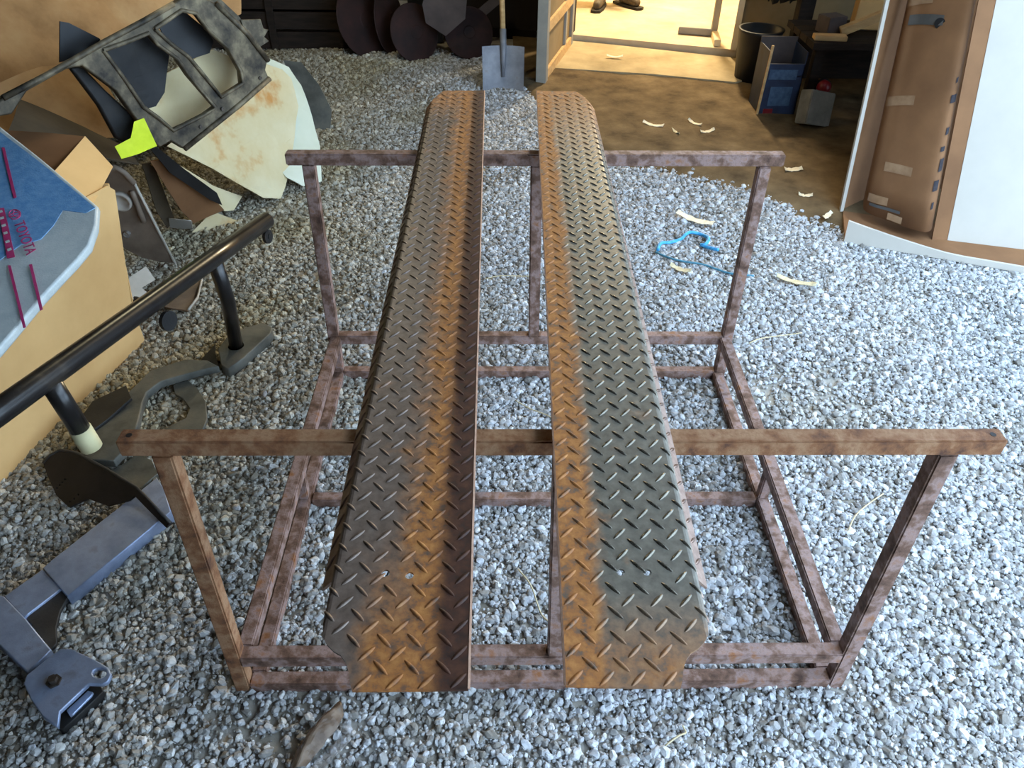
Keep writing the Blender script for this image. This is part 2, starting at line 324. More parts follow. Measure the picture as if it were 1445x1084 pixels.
# apron and back room
ap = MB(); A0 = [(.20, 5.80), (1.0, 5.66), (1.55, 5.50), (1.74, 5.62), (1.80, 6.02), (.44, 6.50), (.36, 6.40)]
n = len(A0); ap.add([(x, y, -.03) for x, y in A0] + [(x, y, .035) for x, y in A0], [tuple(range(n - 1, -1, -1)), tuple(range(n, 2 * n))] + [(i, (i + 1) % n, n + (i + 1) % n, n + i) for i in range(n)])
struct(ap.build('floor_apron', 'apron'))['label'] = 'dusty concrete apron below the doorway'
rf = MB(); c = [DO - E1 * .9 , DO + E1 * 3.2, DO + E1 * 3.2 + E2 * 4.5, DO - E1 * .9 + E2 * 4.5]
rf.hexa([Vector((p.x, p.y, -.1)) for p in c], [Vector((p.x, p.y, .075)) for p in c]); struct(rf.build('floor_back_room', 'concrete'))['label'] = 'bright concrete floor of the lit back room'
DW = 1.29
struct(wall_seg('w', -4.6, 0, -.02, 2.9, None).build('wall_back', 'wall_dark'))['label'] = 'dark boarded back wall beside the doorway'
struct(wall_seg('w', DW, 4.2, -.02, 2.9, None).build('wall_back_door_side', 'wall_tan'))['label'] = 'tan wall on the far side of the doorway'
struct(wall_seg('w', -.02, DW + .02, 2.1, 2.9, None).build('wall_lintel', 'wall_tan'))
struct(wall_seg('w', DW - .045, DW + .0, .075, 2.1, None, .16, -.02).build('trim_1', 'wall_cream'))
struct(wall_seg('w', -.9, 3.2, .0, 2.6, None, .1, 4.4).build('wall_room_back', 'wall_cream'))
for nm, a in (('wall_room_left', -.9), ('wall_room_right', 3.1)):
    mb = MB(); p = DO + E1 * a + E2 * .12; q = DO + E1 * a + E2 * 4.4; mb.hexa([p, p + E1 * .1, q + E1 * .1, q], [v + Vector((0, 0, 2.6)) for v in (p, p + E1 * .1, q + E1 * .1, q)]); struct(mb.build(nm, 'wall_cream'))
mb = MB(); c = [DO - E1 * .9 + E2 * .12, DO + E1 * 3.2 + E2 * .12, DO + E1 * 3.2 + E2 * 4.5, DO - E1 * .9 + E2 * 4.5]; mb.hexa([v + Vector((0, 0, 2.6)) for v in c], [v + Vector((0, 0, 2.7)) for v in c]); struct(mb.build('ceiling_back_room', 'wall_cream'))
mb = MB(); mb.box(-3.7, -3.58, -.75, 7.9, -.05, 2.56); struct(mb.build('wall_left', 'wall_dark'))
mb = MB(); mb.box(3.5, 3.62, 3.75, 6.2, -.05, 2.56); struct(mb.build('wall_right', 'wall_dark'))
mb = MB(); mb.box(-3.7, .45, -.75, -.63, -.05, 2.56); struct(mb.build('wall_front_light_block', 'wall_dark'))  # added unseen wall, blocks daylight from the left front
mb = MB(); mb.box(-3.7, 1.35, -.75, 7.9, 2.56, 2.66).box(1.35, 3.62, 3.75, 7.9, 2.56, 2.66); struct(mb.build('ceiling', 'roof'))  # unseen roof, lowered and cut back at right to shape the daylight
# open door leaf at the doorway: stiles, rails, panels
door = bpy.data.objects.new('door_1', None); door.location = (.19, 5.44, 0); COL.objects.link(door); door['kind'] = 'structure'; door['label'] = 'open grey panelled door leaf beside the doorway'
d0 = Vector((.175, 5.44, 0)); d1 = Vector((.45, 6.42, 0)); dd = (d1 - d0); dl = dd.length; dd.normalize(); dn = Vector((dd.y, -dd.x, 0))
def leaf(name, a, b, z0, z1, t=.03, m='door_paint', push=0.):
    p, q = d0 + dd * a + dn * push, d0 + dd * b + dn * push; h = dn * t / 2
    return MB().hexa([Vector((*(v.xy), z0)) for v in (p - h, q - h, q + h, p + h)][::1], [Vector((*(v.xy), z1)) for v in (p - h, q - h, q + h, p + h)]).build(name, m, door, bevel=.002)
leaf('stile', 0, .07, .01, 2.0, .07); leaf('stile', dl - .07, dl, .01, 2.0, .05); leaf('stile', dl * .70, dl * .70 + .05, .01, 2.0, .045)
leaf('rail', .07, dl - .07, .01, .10, .05, 'timber'); leaf('rail', .07, dl - .07, .34, .41, .05, 'timber'); leaf('rail', .07, dl - .07, 1.9, 2.0, .05)
leaf('panel', .06, dl - .06, .05, 1.95, .012, 'wall_tan')

# ------------------------------------------------------------------ gravel
rng = np.random.default_rng(11)
N0 = 640000
pts = np.empty((N0, 2)); pts[:, 0] = rng.uniform(-3.0, 3.0, N0); pts[:, 1] = rng.uniform(.62, 6.6, N0)
keep = np.abs(pts[:, 0] + .1) < 1.25 + .62 * (pts[:, 1] - .5)
ed = np.array([dirt_edge(x) for x in np.linspace(-3, 3, 121)]); ye = np.interp(pts[:, 0], np.linspace(-3, 3, 121), ed)
ye = np.where(pts[:, 0] < -.05, 6.25 + 0 * ye, ye)
keep &= pts[:, 1] < ye + rng.normal(0, .06, N0) - .02
keep &= rng.random(N0) < np.clip(1.25 - .12 * pts[:, 1], .55, 1)
dust_warm_tint = np.array([mnoise.noise(Vector((x * 1.6, y * 1.6, 8.0))) for x, y in pts[keep]])     # dusty patches with fewer stones
kk = np.flatnonzero(keep); pts = pts[kk[rng.random(len(kk)) < np.clip(1.05 - 1.5 * np.clip(dust_warm_tint - .12, 0, 1), .35, 1)]]; nst = len(pts)
rad = np.clip(.0043 * np.exp(rng.normal(0, .46, nst)), .0018, .0125) * (1 + .06 * pts[:, 1])
zz = np.array([gz(x, y) for x, y in pts])
me = bpy.data.meshes.new('gravel'); me.from_pydata([(float(x), float(y), float(z + r * .35)) for (x, y), z, r in zip(pts, zz, rad)], [], [])
a = me.attributes.new('scl', 'FLOAT_VECTOR', 'POINT'); a.data.foreach_set('vector', (rad[:, None] * rng.uniform([.85, .75, .55], [1.35, 1.1, .95], (nst, 3))).astype(np.float32).ravel())
a = me.attributes.new('rot', 'FLOAT_VECTOR', 'POINT'); a.data.foreach_set('vector', (rng.uniform(-1, 1, (nst, 3)) * np.array([.6, .6, 3.14])).astype(np.float32).ravel())
a = me.attributes.new('idx', 'INT', 'POINT'); a.data.foreach_set('value', rng.integers(0, 7, nst).astype(np.int32))
dd_ = np.array([mnoise.noise(Vector((x * 2.3, y * 2.3, 21.0))) for x, y in pts]); left = np.clip((-.25 - pts[:, 0]) / .9, 0, 1) * np.clip((pts[:, 1] - .9) / 1.2, .35, 1)
a = me.attributes.new('dust_warm_tint', 'FLOAT', 'POINT'); a.data.foreach_set('value', np.clip(.75 * left + .9 * np.clip(dd_ - .05, 0, 1) * (.35 + left), 0, 1).astype(np.float32))  # left mask carries the warm light, noise adds the dusty patches
gravel = bpy.data.objects.new('gravel', me); COL.objects.link(gravel); me.materials.append(M['stone'])
tag(gravel, 'grey crushed stone gravel covering the shed floor', 'gravel', None, 'stuff')
ng = bpy.data.node_groups.new('scatter_stones', 'GeometryNodeTree')
ng.interface.new_socket('Geometry', in_out='INPUT', socket_type='NodeSocketGeometry'); ng.interface.new_socket('Geometry', in_out='OUTPUT', socket_type='NodeSocketGeometry')
nd = ng.nodes; lk = ng.links
gi, go = nd.new('NodeGroupInput'), nd.new('NodeGroupOutput')
g2i = nd.new('GeometryNodeGeometryToInstance')
for k in range(7):
    ico = nd.new('GeometryNodeMeshIcoSphere'); ico.inputs['Radius'].default_value = 1.0; ico.inputs['Subdivisions'].default_value = 2
    sp = nd.new('GeometryNodeSetPosition'); no = nd.new('ShaderNodeTexNoise'); no.noise_dimensions = '4D'; no.inputs['W'].default_value = k * 7.3; no.inputs['Scale'].default_value = .9; no.inputs['Detail'].default_value = 1.5
    sub = nd.new('ShaderNodeVectorMath'); sub.operation = 'SUBTRACT'; sub.inputs[1].default_value = (.5, .5, .5); lk.new(no.outputs['Color'], sub.inputs[0])
    scl = nd.new('ShaderNodeVectorMath'); scl.operation = 'SCALE'; scl.inputs['Scale'].default_value = 1.5; lk.new(sub.outputs[0], scl.inputs[0])
    lk.new(ico.outputs['Mesh'], sp.inputs['Geometry']); lk.new(scl.outputs[0], sp.inputs['Offset'])
    sm = nd.new('GeometryNodeSetMaterial'); sm.inputs['Material'].default_value = M['stone']; lk.new(sp.outputs[0], sm.inputs['Geometry'])
    ss = nd.new('GeometryNodeSetShadeSmooth'); ss.inputs['Shade Smooth'].default_value = False; lk.new(sm.outputs[0], ss.inputs['Geometry'])
    lk.new(ss.outputs[0], g2i.inputs[0])
iop = nd.new('GeometryNodeInstanceOnPoints'); iop.inputs['Pick Instance'].default_value = True
lk.new(gi.outputs[0], iop.inputs['Points']); lk.new(g2i.outputs[0], iop.inputs['Instance'])
for nm, ty, sock in (('idx', 'INT', 'Instance Index'), ('rot', 'FLOAT_VECTOR', 'Rotation'), ('scl', 'FLOAT_VECTOR', 'Scale')):
    na = nd.new('GeometryNodeInputNamedAttribute'); na.data_type = ty; na.inputs['Name'].default_value = nm; lk.new(na.outputs['Attribute'], iop.inputs[sock])
lk.new(iop.outputs[0], go.inputs[0])
md = gravel.modifiers.new('stones', 'NODES'); md.node_group = ng

def stone_mesh(seed):
    bm = bmesh.new(); bmesh.ops.create_icosphere(bm, subdivisions=2, radius=1.0)
    for v in bm.verts:
        p = v.co.copy(); q = Vector((seed * 3.1, seed * 1.7, 0))
        v.co = p * (1 + .55 * mnoise.noise(p * .9 + q) + .18 * mnoise.noise(p * 2.3 + q))
    m_ = bpy.data.meshes.new('stone'); bm.to_mesh(m_); bm.free(); m_.materials.append(M['stone']); return m_
stones = [stone_mesh(k) for k in range(8)]
rs = random.Random(5); cnt = 0
while cnt < 300:           # the larger stones that stand out of the gravel close to the camera
    y = .72 + 2.6 * rs.random() ** 1.7; x = rs.uniform(-1.1 - .45 * y, .95 + .45 * y)
    if x < -1.0 and y > .95: continue
    o = bpy.data.objects.new('stone', stones[cnt % 8]); r = rs.uniform(.009, .015)
    o.location = Vector((x, y, gz(x, y) + r * .35)) - floor.location; o.scale = (r * rs.uniform(.9, 1.3), r * rs.uniform(.7, 1.0), r * rs.uniform(.5, .75)); o.rotation_euler = (rs.uniform(-.4, .4), rs.uniform(-.4, .4), rs.uniform(0, 6.28))
    o.parent = floor; COL.objects.link(o); cnt += 1

# ------------------------------------------------------------------ rusty frame
T = .037
fr = thing('steel_rack', (0, 1.6, 0), 'rusty square tube frame standing on gravel and carrying two tread plate boards', 'frame')
def fbar(name, p0, p1, m='rust', up=(0, 0, 1), w_=T, h_=T):
    return MB().bar(p0, p1, w_, h_, up).build(name, m, fr, bevel=.0035)
Yn, Yf, Hn, Hf = .9876, 2.218, .8542, .870; h = T / 2
xb = fbar('crossbar', (-.80, Yn + h, Hn - h), (.80, Yn + h, Hn - h), 'rust_orange')
for x in (-.781, .779):                                               # bolt holes through the ends of the bar
    mb = MB(); lathe(mb, (x, Yn + h, Hn - .0006), (0, 0, 1), [(0, .0055), (.001, .0055)], 12); mb.build('bolt_hole', 'steel_brown', xb)
fbar('crossbar', (-.763, Yf + h, Hf - h - .003), (.751, Yf + h, Hf - h + .003))
zc = Hn - T + .001
fbar('post', (-.733 - h, Yn + h, -.004), (-.710 - h, Yn + h, zc), 'rust_orange', (0, 1, 0))
fbar('post', (.705 + h, Yn + h, -.004), (.686 + h, Yn + h, zc), 'rust', (0, 1, 0))
fbar('post', (-.694 - h, Yf + h, -.004), (-.680 - h, Yf + h, Hf - T), 'rust', (0, 1, 0))
fbar('post', (.688 + h, Yf + h, -.004), (.678 + h, Yf + h, Hf - T), 'rust', (0, 1, 0))
fbar('post', (.014, Yn + h, .15), (-.004, Yn + h, zc), 'rust', (0, 1, 0)); fbar('post', (.006, Yf + h, .19), (-.004, Yf + h, Hf - T), 'rust', (0, 1, 0))
zu0, zu1, zl = .150, .195, .034
fbar('rail', (-.733, Yn + h, zu0 - h), (.705, Yn + h, zu0 - h)); fbar('rail', (-.694, Yf + h, zu1 - h), (.688, Yf + h, zu1 - h))
fbar('rail', (-.732, Yn + h, zl - h), (.705, Yn + h, zl - h)); fbar('rail', (-.694, Yf + h, zl - h), (.688, Yf + h, zl - h))
fbar('rail', (-.733 + .006, Yn + T, zu0 - h), (-.700, Yf, zu1 - h)); fbar('rail', (.700, Yn + T, zu0 - h), (.694, Yf, zu1 - h))
fbar('rail', (-.718, Yn + T, zl - h), (-.710, Yf, zl - h)); fbar('rail', (.696, Yn + T, zl - h), (.697, Yf, zl - h))
fbar('rail', (-.693, 1.605, zl - h), (.676, 1.605, zl - h))
fbar('strut', (-.716, 1.605, zl - .002), (-.714, 1.605, .139), 'rust', (0, 1, 0), .03, .03); fbar('strut', (.697, 1.605, zl - .002), (.698, 1.605, .139), 'rust', (0, 1, 0), .03, .03)

# ------------------------------------------------------------------ the two tread plate boards
FL, WF, WI = .030, .146, .046           # outer flange, flat, inner flange (developed widths)
OA, IA = R(50), R(2); RB = .005
def profile(sv):                        # developed distance -> (across, up, normal)
    # integrate the bend angle along the developed width
    def ang(q):
        if q < FL - RB: return OA
        if q < FL + RB: return OA * (1 - (q - FL + RB) / (2 * RB))
        if q < FL + WF - RB: return 0.
        if q < FL + WF + RB: return IA * (q - FL - WF + RB) / (2 * RB)
        return IA
    return ang(sv)
NS = 220; SW = FL + WF + WI
PR = [(0., 0., profile(0))]
for k in range(1, NS + 1):
    a_ = profile((k - .5) * SW / NS); x, z, _ = PR[-1]; PR.append((x + math.cos(a_) * SW / NS, z + math.sin(a_) * SW / NS, profile(k * SW / NS)))
zf0 = PR[int((FL + WF * .5) / SW * NS)][1]; xf_ = PR[int(FL / SW * NS)][0]
def prof(sv):
    t = min(max(sv / SW * NS, 0), NS - 1e-6); i = int(t); f_ = t - i
    x = PR[i][0] * (1 - f_) + PR[i + 1][0] * f_ - xf_; z = PR[i][1] * (1 - f_) + PR[i + 1][1] * f_ - zf0; a_ = PR[i][2] * (1 - f_) + PR[i + 1][2] * f_
    return x, z, a_
LEN = 2.172
def taper(x, y): return x + (1 - y / LEN) * .008 * x / .195 + y / LEN * .018 * (1 - x / .195)      # the boards narrow a little towards the far end
def y_lo(sv):
    u = sv - FL
    if u < -.004: return .168
    tb = [(-.004, .10), (0, .078), (.008, .066), (.018, .056), (.028, .050), (.036, .040), (.042, .026), (.046, .010), (.05, 0)]
    for (p, q), (r_, s_) in zip(tb, tb[1:]):
        if u <= r_: return q + (s_ - q) * (u - p) / (r_ - p)
    return 0.
def y_hi(sv):
    u = sv - FL
    if u < 0: return LEN - .10
    if u < .05: return LEN - .10 + .10 * math.sin(u / .05 * math.pi / 2)
    return LEN
def make_board(name, loc, yaw, pitch, mirror, m, label, holes):
    root = thing(name, loc, label, 'tread board', 'tread plate boards')
    sg = -1 if mirror else 1
    cols = [0, .010, .0195, FL - .0051, FL - .0045] + [FL + x for x in (-.0039, 0, .004, .008, .013, .018, .023, .028, .032, .036, .039, .042, .044, .046, .048, .05, .075, .10, .12, WF - RB, WF - .005, WF, WF + .005, WF + RB, WF + .028, WI + WF)]
    ny = 30; vs = []; fs = []
    for sv in cols:
        lo, hi = y_lo(sv), y_hi(sv); x, z, a_ = prof(sv)
        for j in range(ny + 1): yy = lo + (hi - lo) * j / ny; vs.append((sg * taper(x, yy), yy, z))
    for i in range(len(cols) - 1):
        for j in range(ny):
            q = (i * (ny + 1) + j, (i + 1) * (ny + 1) + j, (i + 1) * (ny + 1) + j + 1, i * (ny + 1) + j + 1)
            fs.append(q if sg > 0 else q[::-1])
    me = bpy.data.meshes.new('plate'); me.from_pydata(vs, [], fs); me.update(); me.materials.append(m)
    tmp = bpy.data.objects.new('tmp', me); COL.objects.link(tmp)
    so = tmp.modifiers.new('s', 'SOLIDIFY'); so.thickness = .004; so.offset = -1
    cut = MB()
    for hx, hy in holes: lathe(cut, (hx, hy, -.03), (0, 0, 1), [(0, .0062), (.06, .0062)], 16)
    co = cut.build('cut', m); bo = tmp.modifiers.new('b', 'BOOLEAN'); bo.operation = 'DIFFERENCE'; bo.object = co; bo.solver = 'EXACT'
    dg = bpy.context.evaluated_depsgraph_get(); dg.update(); m2 = bpy.data.meshes.new_from_object(tmp.evaluated_get(dg)); m2.name = 'plate'
    bpy.data.objects.remove(tmp); bpy.data.objects.remove(co)
    pl = bpy.data.objects.new('plate', m2); COL.objects.link(pl); pl.parent = root
    # raised diamond lugs, two crossing families
    p_ = .0395; LL, LW, LH = .0148, .0034, .0027; vs = []; fs = []; st = [(-1, 0), (-.82, .5), (-.45, .88), (0, 1), (.45, .88), (.82, .5), (1, 0)]
    for fam in (0, 1):
        for i in range(-1, 8):
            for j in range(-1, 58):
                cs = (i + .5 * fam) * p_ + .012; cy = (j + .5 * fam) * p_ + .012
                an = R(47) if fam == (0 if sg > 0 else 1) else R(133)
                ca, sa = math.cos(an), math.sin(an)
                lo, hi = y_lo(cs) if 0 < cs < SW else 9, y_hi(cs)
                if cy - .009 < lo or cy + .009 > hi or cs < .006 or cs > SW - .006: continue
                if any(math.hypot(sg * prof(cs)[0] - hx, cy - hy) < .0135 for hx, hy in holes): continue
                base = len(vs)
                for (t, wd) in st:
                    for b_ in (-1, -.5, 0, .5, 1):
                        la = t * LL; lb = b_ * LW * (wd * .9 + .1); hh = LH * wd * (1 - b_ * b_) - .0002
                        s_ = min(max(cs + la * ca - lb * sa, .0005), SW - .0005); yy = cy + la * sa + lb * ca
                        x, z, a2 = prof(s_); vs.append((sg * taper(x - math.sin(a2) * hh, yy), yy, z + math.cos(a2) * hh))
                for r_ in range(6):
                    for c_ in range(4):
                        q = (base + r_ * 5 + c_, base + (r_ + 1) * 5 + c_, base + (r_ + 1) * 5 + c_ + 1, base + r_ * 5 + c_ + 1); fs.append(q if sg < 0 else q)
    lm = bpy.data.meshes.new('tread_lugs'); lm.from_pydata(vs, [], fs); lm.update()
    bm = bmesh.new(); bm.from_mesh(lm); bmesh.ops.recalc_face_normals(bm, faces=bm.faces)
    for f_ in bm.faces: f_.smooth = True
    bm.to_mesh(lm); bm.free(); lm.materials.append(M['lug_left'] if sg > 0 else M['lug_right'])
    lg = bpy.data.objects.new('tread_lugs', lm); COL.objects.link(lg); lg.parent = root; lg['kind'] = 'stuff'; lg['label'] = 'raised diamond tread lugs'
    # bright sheared edge along the inner lip
    em = MB()
    x, z, a_ = prof(SW - .0002); dx, dz = math.cos(a_) * .0012, math.sin(a_) * .0012
    em2 = []
    for j in range(61):
        yy = .001 + (LEN - .002) * j / 60
        em2.append((sg * taper(x + dx, yy), yy, z + dz - .0018))
    vs = []; 
    for (ax_, ay_, az_) in em2: vs += [(ax_ - .0016 * sg, ay_, az_ + .0024), (ax_ + .0012 * sg, ay_, az_ + .0015), (ax_ + .0014 * sg, ay_, az_ - .0016)]
    fs = []
    for j in range(60): fs += [(3 * j, 3 * j + 1, 3 * j + 4, 3 * j + 3), (3 * j + 1, 3 * j + 2, 3 * j + 5, 3 * j + 4), (3 * j + 2, 3 * j, 3 * j + 3, 3 * j + 5)]
    fs += [(0, 2, 1), (180, 181, 182)]
    m3 = bpy.data.meshes.new('lip_edge'); m3.from_pydata(vs, [], fs); m3.update(); bm = bmesh.new(); bm.from_mesh(m3); bmesh.ops.recalc_face_normals(bm, faces=bm.faces); bm.to_mesh(m3); bm.free(); m3.materials.append(M['raw_edge'])
    eo = bpy.data.objects.new('lip_edge', m3); COL.objects.link(eo); eo.parent = root; eo['label'] = 'bright sheared lip edge'
    root.rotation_euler = (pitch, 0, yaw)
    return root
zt = Hn - prof(0)[1] + .0045 - .013 * (Yn - .51)
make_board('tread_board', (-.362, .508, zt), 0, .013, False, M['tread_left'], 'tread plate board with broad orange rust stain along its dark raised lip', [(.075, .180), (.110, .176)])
make_board('tread_board', (.164, .508, zt), R(-1.05), .013, True, M['tread_right'], 'grey tread plate board with shiny lugs and thin rust strip on one side', [(-.111, .178), (-.072, .178)])

